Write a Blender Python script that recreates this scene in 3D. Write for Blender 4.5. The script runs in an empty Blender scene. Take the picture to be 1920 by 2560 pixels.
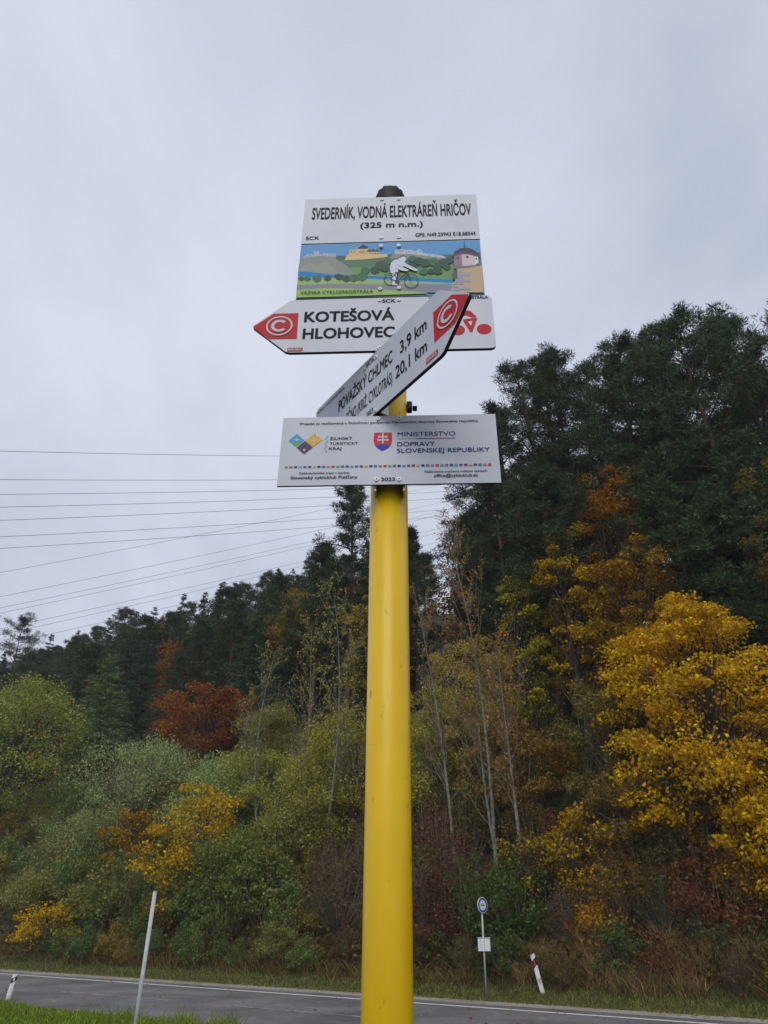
import bpy, bmesh, math, random
import numpy as np
from mathutils import Matrix, Vector
R = math.radians

# ------------------------------------------------------------------ camera, sky, sun, exposure
scene = bpy.context.scene
col = scene.collection
CAM_Z = 2.3                       # camera height above the road surface
FPX, CX, CY = 1775.0, 960.0, 1280.0   # focal length and centre in pixels of the 1920 x 2560 photograph
PITCH, ROLL = R(30.1), R(0.45)
fwd = np.array([0, math.cos(PITCH), math.sin(PITCH)])
rt0 = np.array([1.0, 0, 0]); up0 = np.cross(rt0, fwd)
rgt = rt0 * math.cos(ROLL) + up0 * math.sin(ROLL)
upv = up0 * math.cos(ROLL) - rt0 * math.sin(ROLL)
CAM = np.array([0, 0, CAM_Z])
cam_d = bpy.data.cameras.new('camera')
cam_d.sensor_fit = 'HORIZONTAL'; cam_d.sensor_width = 36.0
cam_d.lens = 36.0 * FPX / 1920.0
cam_d.clip_start = 0.05; cam_d.clip_end = 3000
cam = bpy.data.objects.new('camera', cam_d); col.objects.link(cam)
cam.matrix_world = Matrix(((rgt[0], upv[0], -fwd[0], 0), (rgt[1], upv[1], -fwd[1], 0), (rgt[2], upv[2], -fwd[2], CAM_Z), (0, 0, 0, 1)))
scene.camera = cam
scene.render.resolution_x = 768; scene.render.resolution_y = 1024

SUN_EL, SUN_AZ = R(52), R(190)     # azimuth clockwise from +Y: behind the camera, slightly left
world = bpy.data.worlds.new('World'); scene.world = world; world.use_nodes = True
wn = world.node_tree; wn.nodes.clear()
def wnode(t, **k):
    n = wn.nodes.new(t)
    for a, b in k.items(): setattr(n, a, b)
    return n
w_out = wnode('ShaderNodeOutputWorld'); w_bg = wnode('ShaderNodeBackground'); w_bg.inputs['Strength'].default_value = 0.1
w_sky = wnode('ShaderNodeTexSky', sky_type='NISHITA', sun_disc=False, sun_elevation=SUN_EL, sun_rotation=SUN_AZ)
w_tc = wnode('ShaderNodeTexCoord')
w_sep = wnode('ShaderNodeSeparateXYZ'); wn.links.new(w_tc.outputs['Generated'], w_sep.inputs[0])
w_abs = wnode('ShaderNodeMath', operation='MAXIMUM'); wn.links.new(w_sep.outputs['Z'], w_abs.inputs[0]); w_abs.inputs[1].default_value = 0.0
w_add = wnode('ShaderNodeMath', operation='ADD'); wn.links.new(w_abs.outputs[0], w_add.inputs[0]); w_add.inputs[1].default_value = 0.22
w_div = wnode('ShaderNodeVectorMath', operation='DIVIDE'); wn.links.new(w_tc.outputs['Generated'], w_div.inputs[0])
w_cmb = wnode('ShaderNodeCombineXYZ')
for i in range(3): wn.links.new(w_add.outputs[0], w_cmb.inputs[i])
wn.links.new(w_cmb.outputs[0], w_div.inputs[1])
w_map = wnode('ShaderNodeMapping'); wn.links.new(w_div.outputs[0], w_map.inputs[0]); w_map.inputs['Location'].default_value = (3.1, 1.7, 0); w_map.inputs['Scale'].default_value = (1.0, 0.62, 1.0)
w_n1 = wnode('ShaderNodeTexNoise'); w_n1.inputs['Scale'].default_value = 1.7; w_n1.inputs['Detail'].default_value = 6; w_n1.inputs['Roughness'].default_value = 0.52
w_n1.inputs['Distortion'].default_value = 0.35
wn.links.new(w_map.outputs[0], w_n1.inputs['Vector'])
w_ramp = wnode('ShaderNodeValToRGB'); wn.links.new(w_n1.outputs['Fac'], w_ramp.inputs[0])
w_ramp.color_ramp.elements[0].position = 0.33; w_ramp.color_ramp.elements[0].color = (0.425, 0.465, 0.570, 1)
w_ramp.color_ramp.elements[1].position = 0.66; w_ramp.color_ramp.elements[1].color = (0.615, 0.645, 0.740, 1)
w_mul = wnode('ShaderNodeVectorMath', operation='SCALE'); wn.links.new(w_ramp.outputs[0], w_mul.inputs[0]); w_mul.inputs['Scale'].default_value = 10.0
w_mix = wnode('ShaderNodeMix', data_type='RGBA'); w_mix.inputs['Factor'].default_value = 0.94    # the overcast veils the blue sky
wn.links.new(w_sky.outputs[0], w_mix.inputs['A']); wn.links.new(w_mul.outputs[0], w_mix.inputs['B'])
wn.links.new(w_mix.outputs['Result'], w_bg.inputs['Color']); wn.links.new(w_bg.outputs[0], w_out.inputs['Surface'])

sun_d = bpy.data.lights.new('sun', 'SUN'); sun_d.energy = 1.4; sun_d.angle = R(40); sun_d.color = (1.0, 0.95, 0.87)
sun = bpy.data.objects.new('sun', sun_d); col.objects.link(sun); sun.location = (0, 0, 60)
sdir = Vector((math.sin(SUN_AZ) * math.cos(SUN_EL), math.cos(SUN_AZ) * math.cos(SUN_EL), math.sin(SUN_EL)))
sun.rotation_euler = sdir.to_track_quat('Z', 'Y').to_euler()
vs = scene.view_settings; vs.view_transform = 'Standard'; vs.look = 'None'; vs.exposure = 0.3; vs.gamma = 1.0; vs.use_curve_mapping = False
scene.cycles.max_bounces = 6; scene.cycles.diffuse_bounces = 3; scene.cycles.transmission_bounces = 4; scene.cycles.volume_bounces = 0

# ------------------------------------------------------------------ pixels and ground coordinates
def ray(px, py):
    v = fwd + rgt * (px - CX) / FPX + upv * (CY - py) / FPX
    return v / np.linalg.norm(v)
E_T = np.array([0.831, -0.556]); E_S = np.array([0.556, 0.831])    # along the road (to the right), across it (to the hill)
def xy(s, t): return E_S * s + E_T * t
def st(x, y): return x * E_S[0] + y * E_S[1], x * E_T[0] + y * E_T[1]
def sm(a, b, x):
    q = np.clip((x - a) / (b - a), 0, 1); return q * q * (3 - 2 * q)
def ground_z(s, t):
    s = np.asarray(s, float); t = np.asarray(t, float)
    z = 0.7 - 0.62 * sm(2, 13, s) - 0.11 * sm(14.2, 16.0, s)
    z = z + 0.30 * sm(26.6, 28.6, s)
    wob = 0.8 * np.sin(t * 0.11 + 1.0) + 0.6 * np.sin(t * 0.23 + s * 0.09) + 0.35 * np.sin(t * 0.5 - s * 0.21)
    hill = np.interp(s, [-500, 28.2, 30, 33, 44, 80, 95, 140, 260, 600], [0, 0, 0.9, 3.4, 13.8, 38.5, 41, 36, 18, 6])
    return z + hill + wob * sm(30, 42, s) * (1 - sm(200, 300, s))
def gz_xy(x, y):
    s, t = st(x, y); return float(ground_z(s, t))
def ground_hit(px, py):
    d = ray(px, py); k = 3.0
    while k < 400:
        p = CAM + d * k
        if p[2] < gz_xy(p[0], p[1]): return p
        k += 0.05
    return p
def spot(px, py, s):
    """base point on the hill at distance s across the road below the pixel, and the height that reaches the pixel"""
    d = ray(px, py); k = s / (d[0] * E_S[0] + d[1] * E_S[1])
    p = CAM + d * k
    z = gz_xy(p[0], p[1])
    return np.array([p[0], p[1], z]), p[2] - z, k
def px_size(k, n): return n * k / FPX      # n photograph pixels at distance k, in metres

# ------------------------------------------------------------------ helpers: meshes and materials
def tag(o, label=None, cat=None, group=None, kind=None):
    if label: o['label'] = label
    if cat: o['category'] = cat
    if group: o['group'] = group
    if kind: o['kind'] = kind
    return o
def empty(name, loc, rz=0.0):
    o = bpy.data.objects.new(name, None); col.objects.link(o); o.location = loc; o.rotation_euler = (0, 0, rz); o.empty_display_size = 0.2
    return o
def link(name, me, parent=None, mats=None, loc=None):
    o = bpy.data.objects.new(name, me); col.objects.link(o)
    if parent is not None: o.parent = parent
    if loc is not None: o.location = loc
    if mats is not None and len(me.materials) == 0:
        for m in (mats if isinstance(mats, (list, tuple)) else [mats]): me.materials.append(m)
    return o
def np_mesh(name, v, f, mat=None, attr=None, smooth=False):
    """v (N,3), f (M,k) arrays; attr one value for each face"""
    v = np.asarray(v, np.float32); f = np.asarray(f, np.int32)
    me = bpy.data.meshes.new(name)
    me.vertices.add(len(v)); me.vertices.foreach_set('co', v.ravel())
    k = f.shape[1]
    me.loops.add(f.size); me.loops.foreach_set('vertex_index', f.ravel())
    me.polygons.add(len(f)); me.polygons.foreach_set('loop_start', np.arange(0, f.size, k, dtype=np.int32))
    me.update(calc_edges=True)
    if smooth: me.polygons.foreach_set('use_smooth', np.ones(len(f), bool))
    if attr is not None:
        a = me.attributes.new('shade', 'FLOAT', 'FACE'); a.data.foreach_set('value', np.asarray(attr, np.float32))
    if mat is not None: me.materials.append(mat)
    return me
def bm_mesh(name, bm, mats=None):
    me = bpy.data.meshes.new(name); bm.to_mesh(me); bm.free()
    if mats is not None:
        for m in (mats if isinstance(mats, (list, tuple)) else [mats]): me.materials.append(m)
    return me
def box_bm(bm, c, size, bevel=0.0, mi=0):
    r = bmesh.ops.create_cube(bm, size=1.0)
    bmesh.ops.scale(bm, vec=size, verts=r['verts']); bmesh.ops.translate(bm, vec=c, verts=r['verts'])
    fs = {f for v in r['verts'] for f in v.link_faces}
    for f in fs: f.material_index = mi
    if bevel > 0:
        es = list({e for v in r['verts'] for e in v.link_edges})
        rr = bmesh.ops.bevel(bm, geom=es, offset=bevel, segments=2, affect='EDGES', profile=0.5)
        for f in rr['faces']: f.material_index = mi
def tube_np(pts, radii, n=6, cap=False):
    pts = np.asarray(pts, float); radii = np.asarray(radii, float); m = len(pts)
    tan = np.gradient(pts, axis=0); tan /= np.linalg.norm(tan, axis=1)[:, None] + 1e-9
    ref = np.where(np.abs(tan[:, 2:3]) > 0.9, np.array([[1.0, 0, 0]]), np.array([[0, 0, 1.0]]))
    if abs(tan[0, 2]) > 0.7: ref = np.tile([[1.0, 0, 0]], (m, 1))
    a = np.cross(tan, ref); a /= np.linalg.norm(a, axis=1)[:, None] + 1e-9
    b = np.cross(tan, a)
    ang = np.linspace(0, 2 * math.pi, n, endpoint=False)
    v = pts[:, None] + radii[:, None, None] * (a[:, None] * np.cos(ang)[None, :, None] + b[:, None] * np.sin(ang)[None, :, None])
    idx = np.arange(m * n).reshape(m, n)
    f = np.stack([idx[:-1], np.roll(idx, -1, 1)[:-1], np.roll(idx, -1, 1)[1:], idx[1:]], -1).reshape(-1, 4)
    return v.reshape(-1, 3), f
class Bag:
    def __init__(self): self.v = []; self.f = []; self.a = []; self.n = 0
    def add(self, v, f, a=None):
        self.v.append(v); self.f.append(np.asarray(f) + self.n); self.n += len(v)
        if a is not None: self.a.append(a)
    def mesh(self, name, mat, smooth=False):
        return np_mesh(name, np.concatenate(self.v), np.concatenate(self.f), mat, np.concatenate(self.a) if self.a else None, smooth)

def mat_new(name):
    m = bpy.data.materials.new(name); m.use_nodes = True
    nt = m.node_tree; b = nt.nodes['Principled BSDF']; return m, nt, b
def flat(name, c, rough=0.5, metal=0.0, spec=0.5, grain=0.0, gscale=40.0):
    m, nt, b = mat_new(name)
    b.inputs['Base Color'].default_value = (*c, 1); b.inputs['Roughness'].default_value = rough; b.inputs['Metallic'].default_value = metal
    b.inputs['Specular IOR Level'].default_value = spec
    if grain > 0:
        tc = nt.nodes.new('ShaderNodeTexCoord'); n = nt.nodes.new('ShaderNodeTexNoise'); n.inputs['Scale'].default_value = gscale; n.inputs['Detail'].default_value = 5
        nt.links.new(tc.outputs['Object'], n.inputs['Vector'])
        mx = nt.nodes.new('ShaderNodeMix'); mx.data_type = 'RGBA'; mx.blend_type = 'MULTIPLY'; mx.inputs['Factor'].default_value = 1
        rp = nt.nodes.new('ShaderNodeValToRGB'); rp.color_ramp.elements[0].position = 0.3; rp.color_ramp.elements[1].position = 0.7
        g = 1 - grain; rp.color_ramp.elements[0].color = (g, g, g, 1); rp.color_ramp.elements[1].color = (1, 1, 1, 1)
        nt.links.new(n.outputs['Fac'], rp.inputs[0]); mx.inputs['A'].default_value = (*c, 1); nt.links.new(rp.outputs[0], mx.inputs['B'])
        nt.links.new(mx.outputs['Result'], b.inputs['Base Color'])
    return m
def ramp_mat(name, stops, scale, rough=0.9, detail=8, bump=0.0, second=None, coord='Object'):
    m, nt, b = mat_new(name); tc = nt.nodes.new('ShaderNodeTexCoord')
    n = nt.nodes.new('ShaderNodeTexNoise'); n.inputs['Scale'].default_value = scale; n.inputs['Detail'].default_value = detail; n.inputs['Roughness'].default_value = 0.65
    nt.links.new(tc.outputs[coord], n.inputs['Vector'])
    rp = nt.nodes.new('ShaderNodeValToRGB'); nt.links.new(n.outputs['Fac'], rp.inputs[0])
    while len(rp.color_ramp.elements) < len(stops): rp.color_ramp.elements.new(0.5)
    for e, (p, c) in zip(rp.color_ramp.elements, stops): e.position = p; e.color = (*c, 1)
    out = rp.outputs[0]
    if second:
        n2 = nt.nodes.new('ShaderNodeTexNoise'); n2.inputs['Scale'].default_value = second[0]; n2.inputs['Detail'].default_value = 4
        nt.links.new(tc.outputs[coord], n2.inputs['Vector'])
        r2 = nt.nodes.new('ShaderNodeValToRGB'); nt.links.new(n2.outputs['Fac'], r2.inputs[0])
        r2.color_ramp.elements[0].position = 0.35; r2.color_ramp.elements[0].color = (second[1],) * 3 + (1,)
        r2.color_ramp.elements[1].position = 0.65; r2.color_ramp.elements[1].color = (second[2],) * 3 + (1,)
        mx = nt.nodes.new('ShaderNodeMix'); mx.data_type = 'RGBA'; mx.blend_type = 'MULTIPLY'; mx.inputs['Factor'].default_value = 1
        nt.links.new(out, mx.inputs['A']); nt.links.new(r2.outputs[0], mx.inputs['B']); out = mx.outputs['Result']
    nt.links.new(out, b.inputs['Base Color']); b.inputs['Roughness'].default_value = rough; b.inputs['Specular IOR Level'].default_value = 0.3
    if bump:
        bp = nt.nodes.new('ShaderNodeBump'); bp.inputs['Strength'].default_value = bump; bp.inputs['Distance'].default_value = 0.02
        nt.links.new(n.outputs['Fac'], bp.inputs['Height']); nt.links.new(bp.outputs[0], b.inputs['Normal'])
    return m
def leaf_mat(name, transl=0.35, spread=0.75, hue=0.035, rough=0.6):
    """foliage: the object's own colour, varied leaf by leaf through the mesh attribute 'shade'"""
    m, nt, b = mat_new(name)
    oi = nt.nodes.new('ShaderNodeObjectInfo'); at = nt.nodes.new('ShaderNodeAttribute'); at.attribute_name = 'shade'
    hs = nt.nodes.new('ShaderNodeHueSaturation'); nt.links.new(oi.outputs['Color'], hs.inputs['Color'])
    mh = nt.nodes.new('ShaderNodeMapRange'); nt.links.new(at.outputs['Fac'], mh.inputs[0]); mh.inputs[3].default_value = 0.5 - hue; mh.inputs[4].default_value = 0.5 + hue
    nt.links.new(mh.outputs[0], hs.inputs['Hue']); hs.inputs['Saturation'].default_value = 1.12
    wv = nt.nodes.new('ShaderNodeMath'); wv.operation = 'MULTIPLY'; wv.inputs[1].default_value = 7.31; nt.links.new(at.outputs['Fac'], wv.inputs[0])
    fr = nt.nodes.new('ShaderNodeMath'); fr.operation = 'FRACT'; nt.links.new(wv.outputs[0], fr.inputs[0])
    mv = nt.nodes.new('ShaderNodeMapRange'); nt.links.new(fr.outputs[0], mv.inputs[0]); mv.inputs[3].default_value = 1 - spread * 0.6; mv.inputs[4].default_value = 1 + spread * 0.6
    nt.links.new(mv.outputs[0], hs.inputs['Value'])
    nt.links.new(hs.outputs[0], b.inputs['Base Color']); b.inputs['Roughness'].default_value = rough; b.inputs['Specular IOR Level'].default_value = 0.25
    tr = nt.nodes.new('ShaderNodeBsdfTranslucent'); nt.links.new(hs.outputs[0], tr.inputs['Color'])
    mx = nt.nodes.new('ShaderNodeMixShader'); mx.inputs[0].default_value = transl
    out = nt.nodes['Material Output']
    nt.links.new(b.outputs[0], mx.inputs[1]); nt.links.new(tr.outputs[0], mx.inputs[2]); nt.links.new(mx.outputs[0], out.inputs['Surface'])
    return m

M_LEAF = leaf_mat('leaf', 0.35, 0.8, 0.03)
M_NEEDLE = leaf_mat('needle', 0.15, 0.7, 0.025, 0.55)
M_GRASSB = leaf_mat('grass_blade', 0.3, 0.8, 0.03)
M_BARK = ramp_mat('bark', [(0.3, (0.035, 0.028, 0.022)), (0.7, (0.11, 0.09, 0.07))], 6.0, 0.95)
M_PINEBARK = ramp_mat('pine_bark', [(0.3, (0.06, 0.04, 0.03)), (0.7, (0.17, 0.10, 0.065))], 4.0, 0.95)
M_PALEBARK = ramp_mat('pale_bark', [(0.3, (0.07, 0.065, 0.05)), (0.65, (0.27, 0.255, 0.21))], 5.0, 0.9)
M_TWIG = ramp_mat('twig', [(0.3, (0.10, 0.085, 0.06)), (0.7, (0.22, 0.19, 0.13))], 5.0, 0.9)

# ------------------------------------------------------------------ the setting: terrain, road
sv = np.concatenate([np.linspace(-600, -20, 12), np.linspace(-10, 13, 14), np.linspace(14, 17, 7), np.linspace(18, 26, 5), np.linspace(26.6, 30, 9), np.linspace(31, 100, 60), np.linspace(105, 700, 24)])
tv = np.concatenate([np.linspace(-700, -230, 12), np.linspace(-220, 70, 146), np.linspace(80, 500, 12)])
S, T = np.meshgrid(sv, tv, indexing='ij')
Z = ground_z(S, T)
rng = np.random.default_rng(5)
Z = Z + rng.normal(0, 0.12, Z.shape) * sm(30, 36, S) * (1 - sm(120, 200, S))
XY = S[..., None] * E_S + T[..., None] * E_T
V = np.concatenate([XY, Z[..., None]], -1).reshape(-1, 3)
idx = np.arange(S.size).reshape(S.shape)
F = np.stack([idx[:-1, :-1], idx[:-1, 1:], idx[1:, 1:], idx[1:, :-1]], -1).reshape(-1, 4)
M_GROUND = ramp_mat('forest_floor', [(0.3, (0.018, 0.015, 0.009)), (0.5, (0.045, 0.034, 0.016)), (0.62, (0.05, 0.055, 0.02)), (0.75, (0.07, 0.045, 0.02))], 0.7, 0.95, 10, 0.6)
tag(link('ground', np_mesh('ground', V, F[:, ::-1], M_GROUND, smooth=True)), kind='structure')

def strip(name, s0, s1, z, t0, t1, mat, n=60, jit=0.0, seed=1, parent=None):
    r = np.random.default_rng(seed); t = np.linspace(t0, t1, n)
    a = s0 + r.normal(0, jit, n); b = s1 + r.normal(0, jit, n)
    v = np.concatenate([np.c_[a[:, None] * E_S + t[:, None] * E_T, np.full(n, z)], np.c_[b[:, None] * E_S + t[:, None] * E_T, np.full(n, z)]])
    i = np.arange(n - 1); f = np.stack([i, i + 1, i + 1 + n, i + n], -1)
    return link(name, np_mesh(name, v, f, mat), parent)
M_ASPH = ramp_mat('asphalt', [(0.3, (0.108, 0.104, 0.110)), (0.7, (0.180, 0.174, 0.180))], 3.0, 0.55, 12, 0.15, (0.35, 0.66, 1.2))
M_SHOULD = ramp_mat('gravel_shoulder', [(0.3, (0.19, 0.175, 0.155)), (0.7, (0.33, 0.31, 0.28))], 7.0, 0.95, 10, 0.4, (0.5, 0.8, 1.1))
def worn_paint(name, c, wear):
    m, nt, b = mat_new(name); tc = nt.nodes.new('ShaderNodeTexCoord'); n = nt.nodes.new('ShaderNodeTexNoise'); n.inputs['Scale'].default_value = 2.5; n.inputs['Detail'].default_value = 9; n.inputs['Roughness'].default_value = 0.75
    nt.links.new(tc.outputs['Object'], n.inputs['Vector'])
    rp = nt.nodes.new('ShaderNodeValToRGB'); nt.links.new(n.outputs['Fac'], rp.inputs[0])
    rp.color_ramp.elements[0].position = wear - 0.06; rp.color_ramp.elements[0].color = (0.13, 0.13, 0.135, 1)
    rp.color_ramp.elements[1].position = wear + 0.1; rp.color_ramp.elements[1].color = (*c, 1)
    nt.links.new(rp.outputs[0], b.inputs['Base Color']); b.inputs['Roughness'].default_value = 0.6; return m
road = tag(strip('road', 16.2, 26.3, 0.012, -400, 200, M_ASPH, 2), kind='structure')
sh = tag(strip('road_shoulder', 25.45, 26.9, 0.017, -260, 120, M_SHOULD, 700, 0.07), kind='structure')
strip('edge_line', 24.42, 24.66, 0.018, -300, 150, worn_paint('edge_paint', (0.62, 0.62, 0.60), 0.36), 2, parent=road)
M_CLINE = worn_paint('centre_paint', (0.40, 0.40, 0.39), 0.5)
for k in range(26):
    a = -190 + k * 9.0; strip('lane_dash', 20.05, 20.19, 0.018, a, a + 6.0, M_CLINE, 2, parent=road)

# ------------------------------------------------------------------ vegetation builders
def unit(v): return v / (np.linalg.norm(v, axis=-1, keepdims=True) + 1e-9)
def leaves(r, c, size, aspect=0.7, up_bias=0.5, droop=0.0):
    """rhombic leaf quads at centres c"""
    n = len(c)
    nor = unit(r.normal(size=(n, 3)) + np.array([0, 0, up_bias]))
    a = unit(np.cross(nor, r.normal(size=(n, 3)))); a = unit(a + np.array([0, 0, -droop])); b = unit(np.cross(nor, a))
    L = size * r.uniform(0.6, 1.25, (n, 1)); W = L * aspect
    v = np.stack([c - a * L / 2, c + b * W / 2 + nor * L * 0.08, c + a * L / 2, c - b * W / 2 + nor * L * 0.08], 1).reshape(-1, 3)
    f = np.arange(4 * n).reshape(n, 4)
    return v, f, r.uniform(0, 1, n)
def curve_pts(a, b, r, bend=0.12, n=5, sag=0.0):
    k = np.linspace(0, 1, n)[:, None]; L = np.linalg.norm(b - a)
    off = r.normal(size=3) * bend * L
    return a + (b - a) * k + off * (4 * k * (1 - k)) * 0.5 + np.array([0, 0, -sag * L]) * (k * k)
def broadleaf(seed, H, Rr, base=0.25, nclump=70, per=150, leaf=0.17, clump=0.26, aspect=0.75, flatz=0.5, droop=0.1, shape=0.8, bark=None, leafm=None, stems=1, trunk_r=None, hollow=0.55, loose=0.35, taper=0.0):
    r = np.random.default_rng(seed); wood = Bag(); cr = Bag()
    z0 = H * base; a = (H - z0) / 2; zc = z0 + a
    trunk_r = trunk_r or max(0.05, H * 0.016)
    tops = []
    for q in range(stems):
        sp = 0 if stems == 1 else Rr * 0.55
        an = r.uniform(0, 2 * math.pi)
        top = np.array([math.cos(an) * sp, math.sin(an) * sp, H * r.uniform(0.78, 0.92)]) + r.normal(size=3) * np.array([0.04, 0.04, 0]) * H * 0.5
        st_ = np.array([math.cos(an), math.sin(an), 0]) * sp * 0.25 + np.array([0, 0, -0.5])
        p = curve_pts(st_, top, r, 0.06, 8); wood.add(*tube_np(p, np.linspace(trunk_r, trunk_r * 0.15, 8) / math.sqrt(stems), 6)); tops.append(p)
    k = 0
    while k < nclump:
        d = unit(r.normal(size=3)); rad = r.uniform(hollow, 1.0)
        x, y, zz = d[0] * rad, d[1] * rad, d[2] * rad
        w = 1 - taper * (zz * 0.5 + 0.5)
        w *= r.uniform(0.82, 1.12)
        c = np.array([x * Rr * w, y * Rr * w, zc + np.sign(zz) * abs(zz) ** shape * a * 0.93])
        k += 1
        p = tops[r.integers(len(tops))]; h = np.clip((c[2] - 0.25 * Rr) / H, 0.1, 0.93); i = int(h * 7)
        b0 = p[i]
        pts = curve_pts(b0, c, r, 0.15, 5, -0.05); wood.add(*tube_np(pts, np.linspace(trunk_r * 0.28, 0.008, 5), 4))
        s_ = Rr * clump * r.uniform(0.6, 1.35); m = int(per * r.uniform(0.6, 1.4))
        q = unit(r.normal(size=(m, 3))) * (r.uniform(0, 1, (m, 1)) ** loose)
        q = q * np.array([s_, s_, s_ * flatz])
        q[:, 2] -= 0.25 * (q[:, 0] ** 2 + q[:, 1] ** 2) / max(s_, 0.01)      # rounded billow
        # twiggy streaks along the limb
        cr.add(*leaves(r, c + q, leaf, aspect, 0.6, droop))
        ns = m // 6; kk = r.uniform(0.45, 1, (ns, 1)); sp2 = b0 + (c - b0) * kk + r.normal(size=(ns, 3)) * leaf * 1.2
        cr.add(*leaves(r, sp2, leaf, aspect, 0.3, droop))
    return wood.mesh('trunk', bark or M_BARK, True), cr.mesh('crown', leafm or M_LEAF)
def blades(r, c, d, L, W):
    """needle blades (triangles) at c pointing along d"""
    n = len(c); d = unit(d); s = unit(np.cross(d, r.normal(size=(n, 3))))
    L = L * r.uniform(0.6, 1.2, (n, 1)); W = W * r.uniform(0.7, 1.3, (n, 1))
    v = np.stack([c - s * W / 2, c + s * W / 2, c + d * L], 1).reshape(-1, 3)
    return v, np.arange(3 * n).reshape(n, 3), r.uniform(0, 1, n)
def pine(seed, H, Rr, base=0.35, nb=64, pads=9, per=48, L=0.30, W=0.065, lean=0.03, rough=0.35):
    r = np.random.default_rng(seed); wood = Bag(); cr = Bag()
    top = np.array([r.normal() * lean * H, r.normal() * lean * H, H * 0.97]); tp = curve_pts(np.array([0, 0, -0.6]), top, r, 0.04, 12)
    tr = H * 0.0125; wood.add(*tube_np(tp, np.linspace(tr, tr * 0.12, 12), 7))
    def at(h): 
        q = h * 11; i = int(min(10, q)); return tp[i] + (tp[i + 1] - tp[i]) * (q - i)
    for i in range(nb):
        h = base + (1 - base) * (i + r.uniform(0, 1)) / nb
        u = (h - base) / (1 - base)
        prof = (0.45 + 0.75 * math.sin(min(1, u * 1.05 + 0.18) * math.pi * 0.82)) if u < 0.75 else 1.15 * (1.02 - u) ** 0.55 + 0.1
        ln = Rr * prof * r.uniform(1 - rough * 1.6, 1.12); an = i * 2.4 + r.normal() * 0.5
        b0 = at(min(h, 0.985)); rise = r.uniform(-0.05, 0.30) + 0.35 * u
        tip = b0 + np.array([math.cos(an) * ln, math.sin(an) * ln, ln * rise])
        pts = curve_pts(b0, tip, r, 0.10, 6); wood.add(*tube_np(pts, np.linspace(tr * 0.30 * (1 - 0.6 * u) + 0.01, 0.01, 6), 4))
        for k in range(pads):
            f_ = r.uniform(0.38, 1.03); j = min(4, int(f_ * 5)); q = pts[j] + (pts[j + 1] - pts[j]) * (f_ * 5 - j)
            side = np.array([-math.sin(an), math.cos(an), 0]) * r.normal() * ln * 0.22 * (1.2 - f_ * 0.5) + np.array([0, 0, r.uniform(-0.05, 0.3)])
            pc = q + side
            if r.uniform() < 0.6: wood.add(*tube_np(np.array([q, (q + pc) / 2 + 0.05, pc]), [0.022, 0.016, 0.008], 3))
            pr = r.uniform(0.28, 0.62) * (0.6 + 0.12 * Rr)
            m = int(per * r.uniform(0.6, 1.4))
            o = unit(r.normal(size=(m, 3))) * r.uniform(0, 1, (m, 1)) ** 0.5 * np.array([pr, pr, pr * 0.7])
            dd = unit(o * np.array([1, 1, 1]) + np.array([0, 0, 0.35]) * pr + r.normal(size=(m, 3)) * 0.25 * pr)
            cr.add(*blades(r, pc + o, dd, L, W))
    return wood.mesh('trunk', M_PINEBARK, True), cr.mesh('crown', M_NEEDLE)
def spruce(seed, H, Rr, base=0.08, tiers=34, per=13, m=46, L=0.30, W=0.07, droop=0.25, expo=0.8):
    r = np.random.default_rng(seed); wood = Bag(); cr = Bag()
    tp = curve_pts(np.array([0, 0, -0.6]), np.array([r.normal() * 0.1, r.normal() * 0.1, H]), r, 0.008, 8); tr = H * 0.012
    wood.add(*tube_np(tp, np.linspace(tr, 0.015, 8), 6))
    for i in range(tiers):
        u = (i + r.uniform(0, 0.8)) / tiers; z = H * (base + (1 - base) * u)
        c0 = np.array([np.interp(z, tp[:, 2], tp[:, 0]), np.interp(z, tp[:, 2], tp[:, 1]), z])
        ln0 = Rr * (1 - u) ** expo + 0.12
        nb = max(4, int(per * (0.45 + 0.55 * (1 - u))))
        for k in range(nb):
            an = r.uniform(0, 2 * math.pi); ln = ln0 * r.uniform(0.55, 1.15)
            if r.uniform() < 0.1: ln *= 1.25
            tip = c0 + np.array([math.cos(an) * ln, math.sin(an) * ln, -ln * droop + 0.55 * u * ln])
            pts = np.array([c0, c0 + (tip - c0) * 0.5 + np.array([0, 0, ln * 0.07]), tip])
            if k % 2 == 0: wood.add(*tube_np(pts, [0.03, 0.02, 0.008], 3))
            mm = max(8, int(m * (0.35 + ln / max(Rr, 0.1))))
            f_ = r.uniform(0.15, 1.0, (mm, 1)); q = c0 + (tip - c0) * f_ + np.array([0, 0, 1]) * (f_ * (1 - f_)) * ln * 0.2
            sd = np.array([-math.sin(an), math.cos(an), 0]); w = r.normal(size=(mm, 1)) * ln * 0.16 * (1.15 - f_)
            q = q + sd * w + np.array([0, 0, -1]) * np.abs(r.normal(size=(mm, 1))) * 0.12
            dd = unit(np.array([math.cos(an), math.sin(an), -0.35]) + sd * np.sign(w) * 0.7 + r.normal(size=(mm, 3)) * 0.35)
            cr.add(*blades(r, q, dd, L, W))
    return wood.mesh('trunk', M_BARK, True), cr.mesh('crown', M_NEEDLE)
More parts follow.
